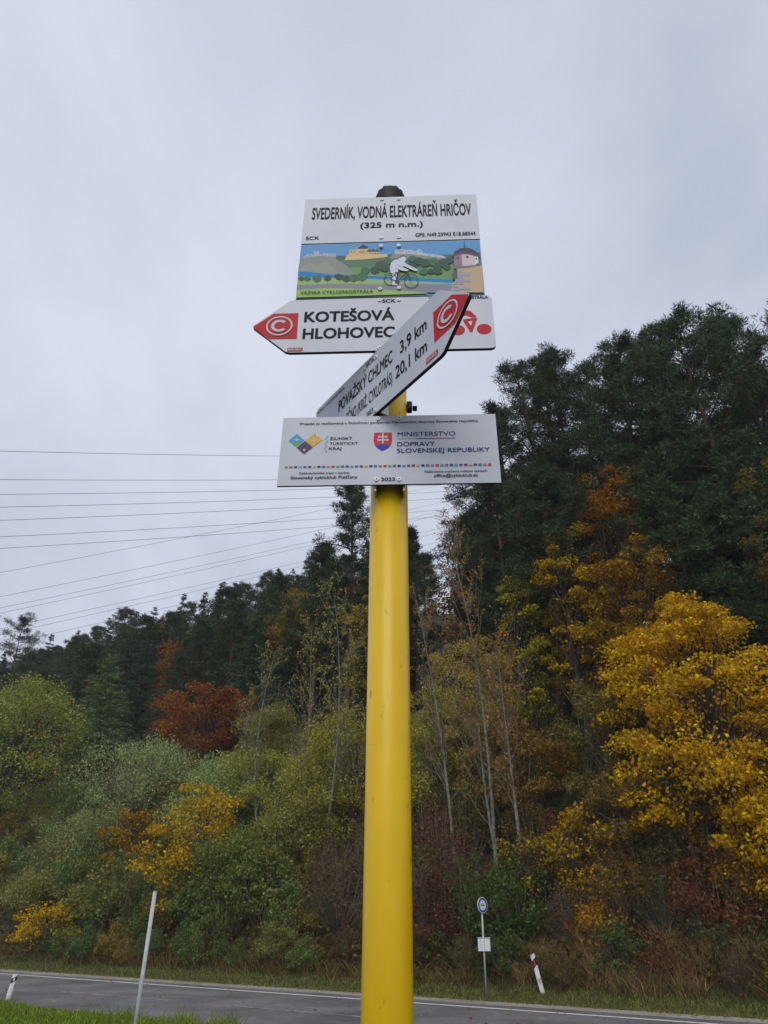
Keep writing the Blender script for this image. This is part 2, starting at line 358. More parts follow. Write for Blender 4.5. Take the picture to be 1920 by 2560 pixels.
def bare(seed, H, spread, nb=46, tw=7, leafn=500, leaf=0.12, lean=(0, 0), bark=None, trunk_r=0.09, start=0.25):
    """slender nearly leafless tree: pale trunk, steep thin branches, a few last leaves"""
    r = np.random.default_rng(seed); wood = Bag(); cr = Bag(); ends = []
    top = np.array([lean[0], lean[1], H]); tp = curve_pts(np.array([0, 0, -0.4]), top, r, 0.05, 12)
    wood.add(*tube_np(tp, np.linspace(trunk_r, 0.012, 12), 6))
    for i in range(nb):
        h = start + (1 - start) * (i / nb) ** 0.85 * 0.97; q = h * 11; j = int(min(10, q)); b0 = tp[j] + (tp[j + 1] - tp[j]) * (q - j)
        an = r.uniform(0, 2 * math.pi); ln = spread * r.uniform(0.5, 1.15) * (1.15 - 0.75 * h)
        tip = b0 + np.array([math.cos(an) * ln * 0.55, math.sin(an) * ln * 0.55, ln * r.uniform(0.7, 1.2)])
        pts = curve_pts(b0, tip, r, 0.12, 5); wood.add(*tube_np(pts, np.linspace(trunk_r * 0.27 * (1.2 - h), 0.006, 5), 4))
        for k in range(tw):
            f_ = r.uniform(0.25, 1); jj = min(3, int(f_ * 4)); s_ = pts[jj] + (pts[jj + 1] - pts[jj]) * (f_ * 4 - jj)
            e = s_ + unit(r.normal(size=3) * 0.7 + np.array([math.cos(an) * 0.3, math.sin(an) * 0.3, 0.9])) * ln * r.uniform(0.2, 0.45)
            wood.add(*tube_np(curve_pts(s_, e, r, 0.1, 3), [0.012, 0.009, 0.005], 3)); ends.append((s_, e))
    E0 = np.array([a for a, b in ends]); E1 = np.array([b for a, b in ends])
    pick = r.integers(0, len(ends), leafn); kk = r.uniform(0.3, 1.05, (leafn, 1))
    cr.add(*leaves(r, E0[pick] + (E1 - E0)[pick] * kk + r.normal(size=(leafn, 3)) * 0.06, leaf, 0.75, 0.2, 0.3))
    return wood.mesh('trunk', bark or M_PALEBARK, True), cr.mesh('crown', M_LEAF)
def shrub(seed, H, Rr, nclump=26, per=90, leaf=0.14, aspect=0.7, flatz=0.8, droop=0.2, twigs=30, clump=0.34, loose=0.45):
    r = np.random.default_rng(seed); wood = Bag(); cr = Bag()
    for k in range(nclump):
        an = r.uniform(0, 2 * math.pi); rr = Rr * math.sqrt(r.uniform(0, 1)); zz = H * r.uniform(0.12, 1.0) * math.sqrt(max(0.08, 1 - (rr / Rr) ** 2 * 0.85))
        c = np.array([math.cos(an) * rr, math.sin(an) * rr, zz]); b0 = np.array([math.cos(an) * rr * 0.2, math.sin(an) * rr * 0.2, -0.3])
        pts = curve_pts(b0, c, r, 0.12, 5); wood.add(*tube_np(pts, np.linspace(0.035, 0.008, 5), 4))
        s_ = Rr * clump * r.uniform(0.6, 1.3); m = int(per * r.uniform(0.6, 1.4))
        q = unit(r.normal(size=(m, 3))) * r.uniform(0, 1, (m, 1)) ** loose * np.array([s_, s_, s_ * flatz])
        cr.add(*leaves(r, c + q, leaf, aspect, 0.4, droop))
    for k in range(twigs):
        an = r.uniform(0, 2 * math.pi); rr = Rr * r.uniform(0.2, 1.0); zz = H * r.uniform(0.7, 1.12) * math.sqrt(max(0.1, 1 - (rr / Rr) ** 2 * 0.8))
        e = np.array([math.cos(an) * rr, math.sin(an) * rr, zz]); b0 = e * np.array([0.3, 0.3, 0.1])
        wood.add(*tube_np(curve_pts(b0, e, r, 0.1, 4), [0.02, 0.015, 0.01, 0.005], 3))
        m = 10; q = b0 + (e - b0) * r.uniform(0.5, 1.02, (m, 1)) + r.normal(size=(m, 3)) * 0.08
        cr.add(*leaves(r, q, leaf, aspect, 0.3, droop))
    return wood.mesh('stems', M_TWIG, True), cr.mesh('foliage', M_LEAF)

def plant(name, meshes, loc, label, cat, color, group=None, rz=0.0, scale=(1, 1, 1), parts=('trunk', 'crown')):
    root = empty(name, loc, rz); root.scale = scale
    tag(root, label, cat, group)
    for nm, me in zip(parts, meshes):
        o = link(nm, me, root); o.color = (*color, 1)
    return root

# ------------------------------------------------------------------ trees placed one by one
PINE_C = (0.047, 0.072, 0.028); SPRUCE_C = (0.047, 0.084, 0.036)
def put(kind, px, py, s, wpx, color, label, cat, name, seed, group=None, **k):
    loc, H, dist = spot(px, py, s); Rr = px_size(dist, wpx) / 2
    parts = ('stems', 'foliage') if kind is shrub else ('trunk', 'crown')
    me = kind(seed, H, Rr, **k)
    return plant(name, me, loc, label, cat, color, group, parts=parts)
# pines on the right, against the sky
G = 'tall pines on the right slope'
put(pine, 1292, 850, 43, 235, PINE_C, 'tall dark pine leaning against the sky, its tip nearest the bicycle sign', 'tree', 'pine_tree', 11, G, base=0.3, nb=62, lean=0.05)
put(pine, 1372, 845, 45, 210, PINE_C, 'tall pine with a pointed top just right of the leaning pine', 'tree', 'pine_tree', 12, G, base=0.38, nb=62)
put(pine, 1470, 905, 43, 240, (0.052, 0.088, 0.038), 'broad pine below the dip in the right skyline', 'tree', 'pine_tree', 13, G, base=0.4, nb=66)
put(pine, 1575, 880, 46, 230, PINE_C, 'pine in the middle of the right skyline beyond the yellow maple', 'tree', 'pine_tree', 14, G, base=0.35, nb=60)
put(pine, 1700, 800, 42, 270, (0.052, 0.092, 0.036), 'bushy pine rising over the yellow maple at the right', 'tree', 'pine_tree', 15, G, base=0.3, nb=72)
put(pine, 1815, 770, 43, 250, (0.055, 0.095, 0.038), 'dense green pine second from the right picture edge', 'tree', 'pine_tree', 16, G, base=0.3, nb=72)
put(pine, 1935, 715, 40, 260, PINE_C, 'tallest pine cut by the right picture edge', 'tree', 'pine_tree', 17, G, base=0.3, nb=72)
put(pine, 1200, 1075, 47, 190, PINE_C, 'dark pine half hidden behind the lowest board', 'tree', 'pine_tree', 18, G, base=0.3, nb=64)
put(pine, 1235, 1150, 41, 200, PINE_C, 'lower dark pine standing right of the half hidden pine', 'tree', 'pine_tree', 19, G, base=0.3, nb=60)
put(pine, 1640, 1130, 38.5, 240, (0.055, 0.09, 0.034), 'dark pine directly above the yellow maple', 'tree', 'pine_tree', 20, G, base=0.25, nb=66)
put(pine, 1850, 1050, 37.5, 270, (0.048, 0.08, 0.034), 'dark pine with low boughs above the maple at the right edge', 'tree', 'pine_tree', 21, G, base=0.25, nb=70)
put(pine, 1400, 1190, 40, 200, PINE_C, 'pine with a bare leaning trunk beside the golden beech', 'tree', 'pine_tree', 22, G, base=0.45, nb=50, lean=0.06)
put(pine, 1335, 885, 48, 170, PINE_C, 'pine filling the gap between the two pointed pines', 'tree', 'pine_tree', 23, G, base=0.25, nb=66)
put(pine, 1432, 892, 49, 180, (0.052, 0.088, 0.038), 'pine behind the broad pine at the dip in the skyline', 'tree', 'pine_tree', 24, G, base=0.25, nb=66)
put(pine, 1528, 912, 49, 190, PINE_C, 'pine at the lowest point of the right skyline', 'tree', 'pine_tree', 25, G, base=0.25, nb=66)
put(pine, 1642, 868, 48, 190, (0.052, 0.09, 0.036), 'pine left of the bushy pine on the right skyline', 'tree', 'pine_tree', 26, G, base=0.25, nb=66)
put(pine, 1765, 830, 47, 190, PINE_C, 'pine between the bushy and the dense green pine', 'tree', 'pine_tree', 27, G, base=0.25, nb=66)
put(pine, 1265, 1000, 44, 150, PINE_C, 'lower dark pine right beside the board with the crest', 'tree', 'pine_tree', 28, G, base=0.25, nb=56)
# pines left of and behind the yellow post
put(pine, 885, 1205, 47, 150, PINE_C, 'dark pine rising just left of the yellow post', 'tree', 'pine_tree', 31, base=0.35, nb=58)
put(pine, 800, 1345, 45, 170, PINE_C, 'spreading pine with a long bough left of the yellow post', 'tree', 'pine_tree', 32, base=0.4, nb=46, rough=0.5)
put(pine, 62, 1540, 56, 150, PINE_C, 'lone dark pine standing out on the far left skyline', 'tree', 'pine_tree', 33, base=0.35, nb=44, rough=0.5)
put(pine, 1015, 1330, 50, 150, PINE_C, 'dark conifer directly behind the yellow post', 'tree', 'pine_tree', 34, base=0.25, nb=58)
put(spruce, 285, 1630, 44, 200, (0.14, 0.20, 0.075), 'fresh green conical conifer on the left slope', 'tree', 'spruce_tree', 35, tiers=34)
put(spruce, 470, 1590, 50, 170, SPRUCE_C, 'dark conifer above the orange beech', 'tree', 'spruce_tree', 36, tiers=34)
put(spruce, 640, 1545, 47, 150, SPRUCE_C, 'dark conifer right of the orange beech', 'tree', 'spruce_tree', 37, tiers=32)
put(spruce, 725, 1570, 46, 150, SPRUCE_C, 'dark conifer behind the smaller bare poplar', 'tree', 'spruce_tree', 38, tiers=32)
put(spruce, 600, 1500, 54, 140, SPRUCE_C, 'slim dark conifer behind the orange beech', 'tree', 'spruce_tree', 39, tiers=32)
put(pine, 960, 1500, 46, 130, PINE_C, 'low dark pine hidden mostly by the yellow post', 'tree', 'pine_tree', 40, base=0.2, nb=50)
# broadleaves
put(broadleaf, 1695, 1478, 33.5, 640, (0.62, 0.40, 0.05), 'big golden yellow maple filling the lower right of the picture', 'tree', 'maple_tree', 41, base=0.03, nclump=165, per=190, leaf=0.16, clump=0.15, flatz=0.30, shape=0.9, hollow=0.68, taper=0.62, loose=0.4)
put(broadleaf, 1905, 1950, 31.5, 300, (0.60, 0.39, 0.05), 'small yellow maple low at the right picture edge', 'tree', 'maple_tree', 42, base=0.12, nclump=60, per=110, leaf=0.15, clump=0.22)
put(broadleaf, 88, 1675, 36, 370, (0.29, 0.33, 0.085), 'yellowish green ash tree at the left picture edge', 'tree', 'ash_tree', 43, base=0.08, nclump=110, per=190, leaf=0.2, clump=0.22, flatz=0.45, taper=0.3, hollow=0.6)
put(broadleaf, 535, 1705, 43, 235, (0.27, 0.105, 0.035), 'rusty orange beech on the left slope', 'tree', 'beech_tree', 44, base=0.1, nclump=90, per=120, leaf=0.19, clump=0.24, flatz=0.4)
put(broadleaf, 445, 1700, 42, 80, (0.42, 0.25, 0.045), 'small golden tree in front of the orange beech', 'tree', 'beech_tree', 45, base=0.2, nclump=22, per=70, leaf=0.16, clump=0.4)
put(broadleaf, 1530, 1150, 40, 190, (0.34, 0.17, 0.03), 'orange brown beech between the pines high on the right', 'tree', 'beech_tree', 46, base=0.35, nclump=80, per=120, leaf=0.18, clump=0.26)
put(broadleaf, 1410, 1300, 38.5, 190, (0.44, 0.31, 0.04), 'golden beech in the middle of the right slope', 'tree', 'beech_tree', 47, base=0.25, nclump=80, per=120, leaf=0.18, clump=0.26)
put(broadleaf, 1290, 1400, 38, 150, (0.36, 0.33, 0.05), 'yellow green tree left of the golden beech', 'tree', 'beech_tree', 48, base=0.2, nclump=55, per=110, leaf=0.17, clump=0.28)
put(broadleaf, 1560, 1330, 37, 200, (0.34, 0.20, 0.03), 'ochre tree just above the yellow maple', 'tree', 'beech_tree', 49, base=0.25, nclump=70, per=110, leaf=0.17, clump=0.27)
put(broadleaf, 1890, 1130, 36.5, 150, (0.20, 0.16, 0.035), 'dull olive tree between pines at the right edge', 'tree', 'beech_tree', 50, base=0.3, nclump=50, per=110, leaf=0.17, clump=0.3)
put(broadleaf, 770, 1450, 47, 150, (0.20, 0.16, 0.035), 'olive brown tree left of the post below the spreading pine', 'tree', 'beech_tree', 51, base=0.25, nclump=50, per=100, leaf=0.18, clump=0.3)
put(broadleaf, 920, 1470, 44, 130, (0.32, 0.24, 0.04), 'ochre tree touching the left side of the yellow post', 'tree', 'beech_tree', 52, base=0.25, nclump=45, per=100, leaf=0.17, clump=0.3)
# willows and loose tall shrubs of the thicket
W = (0.338, 0.408, 0.181)
for i, (px, py, s, w, c, lab) in enumerate([
    (390, 1838, 35.5, 300, W, 'tallest pale grey green willow of the thicket on the left'),
    (255, 2020, 33.5, 260, (0.294, 0.333, 0.138), 'pale willow sloping down at the left of the thicket'),
    (560, 1890, 35.0, 240, (0.338, 0.422, 0.169), 'pale green willow below the orange beech'),
    (660, 1850, 36.0, 230, (0.413, 0.422, 0.100), 'yellowish willow right of the pale willows'),
    (860, 1760, 36.5, 250, (0.413, 0.394, 0.088), 'fine olive yellow tree beside the bare poplars left of the post'),
    (760, 1900, 34.0, 260, (0.325, 0.313, 0.088), 'olive brown willow under the bare poplars'),
    (620, 2060, 32.5, 270, (0.213, 0.252, 0.075), 'darker green willow right of the yellow shrub'),
    (150, 2180, 32.0, 230, (0.263, 0.258, 0.088), 'olive willow at the left above the road'),
    (690, 1745, 39.0, 190, (0.250, 0.231, 0.062), 'olive brown tree between the orange beech and the bare poplars'),
    (1560, 1930, 33.6, 220, (0.213, 0.163, 0.056), 'brown tree half hidden under the left of the big maple'),
    (1480, 1700, 35.5, 190, (0.200, 0.177, 0.050), 'dark olive tree close to the left side of the big maple'),
    (1170, 1560, 38.0, 230, (0.500, 0.408, 0.100), 'thin golden brown tree behind the pale birches'),
    (1090, 1700, 36.5, 220, (0.425, 0.408, 0.100), 'olive yellow tree between the post and the birches'),
    (1270, 1760, 36.0, 220, (0.325, 0.218, 0.062), 'russet tree right of the birches')]):
    put(broadleaf, px, py, s, w, c, lab, 'tree', 'willow_tree', 60 + i, 'loose trees of the thicket', base=0.06, nclump=62, per=170, leaf=0.19, clump=0.27, aspect=0.38, flatz=0.7, droop=0.5, stems=4, trunk_r=0.16, hollow=0.5, loose=0.33, bark=M_TWIG)
put(broadleaf, 505, 1950, 31.0, 250, (0.54, 0.37, 0.055), 'bright yellow maple shrub in the middle of the left thicket', 'tree', 'maple_tree', 75, base=0.04, nclump=66, per=85, leaf=0.17, clump=0.25, flatz=0.5, stems=2)
put(broadleaf, 335, 2010, 32.6, 120, (0.38, 0.22, 0.04), 'ochre young tree left of the bright yellow shrub', 'tree', 'maple_tree', 76, base=0.3, nclump=30, per=70, leaf=0.16, clump=0.3)
put(broadleaf, 140, 2250, 28.9, 165, (0.52, 0.35, 0.05), 'yellow shrub by the road at the far left', 'shrub', 'maple_shrub', 77, base=0.1, nclump=34, per=70, leaf=0.16, clump=0.3, stems=2)
put(broadleaf, 1440, 2010, 31.8, 190, (0.45, 0.29, 0.045), 'young yellow leaved tree left of the big maple', 'tree', 'maple_tree', 78, base=0.15, nclump=34, per=50, leaf=0.15, clump=0.3, stems=3)
put(broadleaf, 1330, 2080, 32.2, 190, (0.30, 0.24, 0.05), 'straggling yellow green tree behind the bus stop', 'tree', 'maple_tree', 79, base=0.12, nclump=36, per=50, leaf=0.15, clump=0.3, stems=3)
# nearly leafless pale trees
G = 'bare pale trees in the thicket'
for i, (px, py, s, wid, ln, c, nl, lab) in enumerate([
    (835, 1480, 34.0, 150, (0.3, 0), (0.40, 0.38, 0.10), 1000, 'tallest bare poplar left of the yellow post with pale green top leaves'),
    (780, 1560, 34.6, 120, (-0.3, 0), (0.38, 0.33, 0.09), 600, 'bare poplar beside the tallest one left of the post'),
    (690, 1630, 34.4, 130, (-0.4, 0), (0.34, 0.31, 0.09), 420, 'smaller bare poplar above the olive thicket'),
    (1112, 1335, 33.2, 170, (-1.7, 0.4), (0.42, 0.25, 0.07), 700, 'tallest bare birch right of the yellow post, its pale trunk bending'),
    (1030, 1480, 33.0, 120, (-1.9, 0.3), (0.38, 0.25, 0.07), 450, 'leaning bare birch close to the right of the post'),
    (1240, 1600, 32.8, 120, (-0.5, 0), (0.42, 0.23, 0.06), 600, 'slim bare birch right of the tallest birch'),
    (1190, 1640, 33.4, 110, (-0.6, 0), (0.40, 0.24, 0.06), 500, 'thin bare birch between the two bigger birches')]):
    loc, H, dist = spot(px, py, s); loc = loc - np.array([ln[0], ln[1], 0]); loc[2] = gz_xy(loc[0], loc[1])
    plant('bare_tree', bare(90 + i, H, px_size(dist, wid) * 1.15, leafn=int(nl * 2.2), nb=38, tw=6, lean=ln, trunk_r=0.10), loc, lab, 'tree', c, G)

# ------------------------------------------------------------------ the forest behind: copies of a few trees
rf = np.random.default_rng(77)
pines = [pine(200 + i, 16, 3.0, base=0.28, nb=52, pads=7, per=38, L=0.36, W=0.085) for i in range(4)]
BANDS = ('low on the slope', 'halfway up the slope', 'near the skyline')
def where(az, s, a0=47, a1=66):
    b = BANDS[0 if s < a0 else 1 if s < a1 else 2]
    for lim, w in ((-27, 'at the far left edge'), (-22, 'above the ash tree'), (-17, 'above the green conical conifer'), (-12, 'above the orange beech'), (-7, 'left of the spreading pine'), (-2, 'behind the spreading pine'), (3, 'behind the yellow post'), (9, 'right of the post'), (16, 'behind the leaning pine'), (25, 'behind the golden beech'), (99, 'behind the big maple')):
        if az < lim: return b + ' ' + w
spruces = [spruce(210 + i, 17, 2.9, tiers=30, per=12, m=38, L=0.36, W=0.09) for i in range(4)]
leafy = [broadleaf(220 + i, 12, 3.2, base=0.15, nclump=60, per=95, leaf=0.24, clump=0.3) for i in range(2)]
forest_n = 0
for s0 in np.arange(40, 92, 4.6):
    for t0 in np.arange(-2.5 * s0 - 4, 0.26 * s0 + 3, 5.0):
        s = s0 + rf.uniform(-1.9, 1.9); t = t0 + rf.uniform(-2.1, 2.1); p = xy(s, t)
        az = math.degrees(math.atan2(p[0], p[1]))
        if az < -35 or az > 44: continue
        if az > 6 and s < 47: continue
        if az > 4 and s > 62: continue
        if s < 48.5 and -23 < az < 2: continue
        if s < 43: continue
        u = rf.uniform(); z = gz_xy(p[0], p[1])
        tall = 1.0 if az < 8 else 1.35
        if 1.5 < az < 7 and s < 74: continue
        if u < 0.10:
            me = leafy[rf.integers(2)]; nm = 'beech_tree'; c = [(0.272, 0.120, 0.032), (0.336, 0.224, 0.040), (0.176, 0.176, 0.045)][rf.integers(3)]
            lab = 'autumn coloured broadleaf tree among conifers ' + where(az, s); g = 'broadleaf trees in the hillside forest'; sc = rf.uniform(0.75, 1.05)
        elif u < (0.72 if az < 0 else 0.4):
            me = spruces[rf.integers(4)]; nm = 'spruce_tree'; q = rf.uniform(0.75, 1.3); c = tuple(v * q for v in SPRUCE_C)
            lab = 'dark pointed conifer of the forest, ' + where(az, s); g = 'pointed conifers of the hillside forest'; sc = rf.uniform(0.62, 1.0)
        else:
            me = pines[rf.integers(4)]; nm = 'pine_tree'; q = rf.uniform(0.8, 1.3); c = tuple(v * q for v in PINE_C)
            lab = 'dark round topped pine of the forest, ' + where(az, s); g = 'pines of the hillside forest'; sc = rf.uniform(0.68, 1.0)
        sc *= tall; w = sc * rf.uniform(0.9, 1.2)
        plant(nm, me, (p[0], p[1], z), lab, 'tree', c, g, rf.uniform(0, 6.28), (w, w, sc)); forest_n += 1
print('forest trees', forest_n)

# ------------------------------------------------------------------ the thicket along the road: shrubs
shr = [shrub(300 + i, 3.0, 1.7, nclump=34, per=85, leaf=0.15, aspect=[0.7, 0.35, 0.55, 0.7][i % 4]) for i in range(6)]
shr_twig = [shrub(310 + i, 3.0, 1.6, nclump=18, per=36, leaf=0.12, twigs=110, loose=0.6) for i in range(3)]
rs = np.random.default_rng(9); shrub_n = 0
for s0 in (28.9, 31.0, 32.6, 34.4, 36.4, 38.6):
    for t0 in np.arange(-2.25 * s0, 0.2 * s0 + 2, 1.75 if s0 < 33 else 2.3):
        s = s0 + rs.uniform(-0.6, 0.6); t = t0 + rs.uniform(-0.7, 0.7); p = xy(s, t)
        az = math.degrees(math.atan2(p[0], p[1]))
        if az < -33 or az > 42: continue
        if s0 < 32 and -26.2 < az < -21.6: continue
        u = rs.uniform(); z = gz_xy(p[0], p[1])
        if az < -4:
            c = [(0.164, 0.209, 0.061), (0.219, 0.232, 0.065), (0.110, 0.183, 0.061), (0.263, 0.209, 0.055)][rs.integers(4)]
            lab = 'olive green shrub in the roadside thicket left of the yellow post'; g = 'shrubs left of the post'; me = shr[rs.integers(6)]
        elif az < 6.2:
            c = [(0.149, 0.063, 0.042), (0.175, 0.070, 0.045), (0.123, 0.079, 0.038), (0.140, 0.123, 0.044)][rs.integers(4)]
            lab = 'reddish brown twiggy shrub in the thicket behind the yellow post'; g = 'red brown shrubs'; me = shr_twig[rs.integers(3)] if u < 0.7 else shr[rs.integers(6)]
        elif az < 10 and s0 < 32:
            c = [(0.085, 0.125, 0.035), (0.10, 0.14, 0.04)][rs.integers(2)]
            lab = 'fresh green shrub behind the bus stop sign'; g = 'green shrubs at the bus stop'; me = shr[rs.integers(6)]
        else:
            c = [(0.175, 0.131, 0.044), (0.131, 0.079, 0.038), (0.096, 0.131, 0.045), (0.333, 0.201, 0.044), (0.158, 0.070, 0.038), (0.123, 0.105, 0.044)][rs.integers(6)]
            lab = 'mixed brown and ochre shrub in the thicket right of the bus stop'; g = 'shrubs right of the bus stop'; me = shr_twig[rs.integers(3)] if u < 0.5 else shr[rs.integers(6)]
        sc = rs.uniform(0.65, 1.25) * (0.5 if s0 < 30.5 else 1.0)
        row = 'at the road verge' if s0 < 30.5 else 'in the front of the thicket' if s0 < 33 else 'higher on the bank'
        for lim, wq in ((-24, 'by the left delineator'), (-19, 'left of the grey pole'), (-14, 'behind the grey pole'), (-9, 'below the bright yellow shrub'), (-4, 'left of the post'), (1, 'at the post'), (6.2, 'between post and bus stop'), (10, 'at the bus stop'), (14, 'by the leaning delineator'), (20, 'left of the big maple'), (28, 'under the big maple'), (99, 'at the right picture edge')):
            if az < lim: break
        lab = {'shrubs left of the post': 'olive green shrub', 'red brown shrubs': 'reddish brown twiggy shrub', 'green shrubs at the bus stop': 'fresh green shrub', 'shrubs right of the bus stop': 'brown and ochre shrub'}[g] + ' ' + row + ' ' + wq; w = sc * rs.uniform(0.85, 1.15)
        plant('thicket_shrub', me, (p[0], p[1], z), lab, 'shrub', c, g, rs.uniform(0, 6.28), (w, w, sc), parts=('stems', 'foliage')); shrub_n += 1
print('shrubs', shrub_n)
# a few shrubs with a look of their own
put(shrub, 1480, 2255, 30.3, 150, (0.42, 0.22, 0.03), 'orange yellow shrub between the leaning delineator and the dry grass', 'shrub', 'orange_shrub', 401, nclump=22, per=55, leaf=0.13)
put(shrub, 1150, 2400, 29.6, 70, (0.09, 0.12, 0.03), 'small light green bush at the foot of the thicket left of the bus stop', 'shrub', 'green_bush', 402, nclump=14, per=50, leaf=0.12)
put(shrub, 1265, 2290, 30.2, 150, (0.075, 0.135, 0.04), 'fresh green elder bush right behind the bus stop sign', 'shrub', 'elder_bush', 403, nclump=30, per=80, leaf=0.15)
put(shrub, 1790, 2270, 30.0, 180, (0.075, 0.095, 0.04), 'grey green bramble bush at the right under the maple', 'shrub', 'bramble_bush', 404, nclump=22, per=50, leaf=0.14)
put(shrub, 1560, 2120, 31.5, 200, (0.16, 0.10, 0.025), 'brown shrub with scattered ochre leaves under the big maple', 'shrub', 'brown_shrub', 405, nclump=26, per=40, leaf=0.14, twigs=80)

# ------------------------------------------------------------------ undergrowth, grass (uncountable)
ru = np.random.default_rng(21); N = 52000
s = 28.8 + 34 * ru.uniform(0, 1, N) ** 1.6; t = s * np.tan(np.radians(ru.uniform(-68, 9, N)))
c = np.c_[s[:, None] * E_S + t[:, None] * E_T, ground_z(s, t) + ru.uniform(0.02, 0.9, N) ** 1.5]
v, f, a = leaves(ru, c, 0.24, 0.6, 0.7, 0.1)
o = tag(link('undergrowth', np_mesh('undergrowth', v, f, M_LEAF, a)), 'low brown green undergrowth and fallen leaves on the hillside', 'undergrowth', kind='stuff'); o.color = (0.12, 0.09, 0.035, 1)
def grass(name, label, n, s0, s1, az0, az1, L, W, color, seed, lean=0.35, cat='grass', dens=1.0, clumps=0):
    r = np.random.default_rng(seed)
    if clumps:
        cs = r.uniform(s0, s1, clumps); ca = r.uniform(az0, az1, clumps); k = r.integers(0, clumps, n)
        s = cs[k] + r.normal(0, 0.16, n); az = ca[k] + r.normal(0, 0.42, n)
        amp = r.uniform(0.45, 1.25, clumps)[k]
    else:
        s = r.uniform(s0, s1, n); az = r.uniform(az0, az1, n); amp = np.ones(n)
    t = s * np.tan(np.radians(az - 33.8)); p = np.c_[s[:, None] * E_S + t[:, None] * E_T, ground_z(s, t) - 0.01]
    h = L * amp * r.uniform(0.45, 1.2, n); d = unit(r.normal(size=(n, 3)) * np.array([1, 1, 0]) * lean + np.array([0, 0, 1]))
    sd = unit(np.cross(d, r.normal(size=(n, 3)))); w = (W * r.uniform(0.6, 1.3, n))[:, None]
    b = unit(d * np.array([1, 1, 0.0]) + 1e-6) * (h * 0.35 * r.uniform(0, 1, n))[:, None]
    m_ = p + d * h[:, None] * 0.55; tip = p + d * h[:, None] * 0.95 + b
    v = np.stack([p - sd * w / 2, p + sd * w / 2, m_ + sd * w * 0.4, m_ - sd * w * 0.4, tip], 1).reshape(-1, 3)
    i = np.arange(n)[:, None] * 5
    f = np.concatenate([i + [0, 1, 2], i + [0, 2, 3], i + [3, 2, 4]], 1).reshape(-1, 3)
    o = tag(link(name, np_mesh(name, v, f, M_GRASSB, np.repeat(r.uniform(0, 1, n), 3))), label, cat, kind='stuff'); o.color = (*color, 1)
grass('verge_grass', 'short green grass along the far edge of the road', 60000, 26.5, 28.9, -34, 43, 0.17, 0.03, (0.17, 0.18, 0.06), 31)
grass('verge_weeds', 'low brown and olive weeds at the foot of the thicket', 26000, 28.2, 30.6, -34, 43, 0.65, 0.035, (0.16, 0.12, 0.05), 32, 0.5, clumps=500)
grass('dry_grass', 'tall dry straw coloured grass at the foot of the slope on the right', 9500, 28.3, 30.2, 9, 43, 1.25, 0.022, (0.36, 0.265, 0.14), 33, 0.34, clumps=70)
grass('near_grass', 'bright green grass on the near side of the road at the lower left', 130000, 7.0, 16.25, -40, 48, 0.16, 0.02, (0.19, 0.28, 0.045), 34, 0.5)
grass('near_tufts', 'taller green tufts at the near edge of the road', 5000, 13.5, 16.2, -36, -8, 0.38, 0.018, (0.19, 0.25, 0.05), 35, 0.4, clumps=60)

rl = np.random.default_rng(41); N = 1600
s = np.concatenate([rl.normal(26.9, 0.5, N // 2), rl.normal(15.8, 0.6, N // 4), rl.uniform(17, 26, N // 4)]); t = s * np.tan(np.radians(rl.uniform(-68, 9, N)))
v, f, a = leaves(rl, np.c_[s[:, None] * E_S + t[:, None] * E_T, np.maximum(ground_z(s, t), 0.02) + 0.03], 0.11, 0.8, 4.0)
o = tag(link('fallen_leaves', np_mesh('fallen_leaves', v, f, M_LEAF, a)), 'yellow and brown fallen leaves along the road edges', 'leaves', kind='stuff'); o.color = (0.30, 0.19, 0.06, 1)

# ------------------------------------------------------------------ power lines across the valley
M_WIRE = flat('cable', (0.05, 0.05, 0.055), 0.6)
ORD = ['uppermost', 'second highest', 'third highest', 'fourth highest', 'fifth highest', 'sixth highest', 'seventh highest']
wires = [((0, 1110), (697, 1126)), ((0, 1181), (689, 1185)), ((0, 1218), (689, 1211)), ((0, 1250), (851, 1230)), ((0, 1283), (833, 1251)), ((0, 1324), (833, 1283)), ((0, 1353), (851, 1301)),
         ((0, 1412), (810, 1261)), ((0, 1472), (851, 1301)), ((0, 1500), (874, 1319)), ((0, 1513), (862, 1331)), ((0, 1552), (746, 1391)), ((0, 1567), (689, 1415)), ((0, 1593), (596, 1460))]
for i, (a, b) in enumerate(wires):
    dA, dB = (95, 150) if i < 7 else (100, 170)
    # straight line in the sky plane through both pixels, continued behind the trees on the right and out of the frame on the left
    k = 1240.0; yb = a[1] + (b[1] - a[1]) / (b[0] - a[0]) * k
    P0 = CAM + ray(*a) * (dA + i); P1 = CAM + ray(k, yb) * (dB + i)
    P0 = P0 + (P0 - P1) * 0.5
    u = np.linspace(0, 1, 40)[:, None]; L = np.linalg.norm(P1 - P0)
    pts = P0 + (P1 - P0) * u - np.array([0, 0, 0.008 * L]) * (4 * u * (1 - u))
    rr = (0.030 if i < 7 else 0.024)
    v, f = tube_np(pts, np.full(40, rr), 5)
    lab = (ORD[i] + ' of the seven nearly level power cables left of the signs') if i < 7 else (['topmost', 'second', 'third', 'fourth', 'fifth', 'sixth', 'lowest'][i - 7] + ' of the seven thin cables slanting up from the left edge')
    tag(link('power_cable', np_mesh('power_cable', v, f, M_WIRE, smooth=True)), lab, 'cable', 'power cables in the sky')

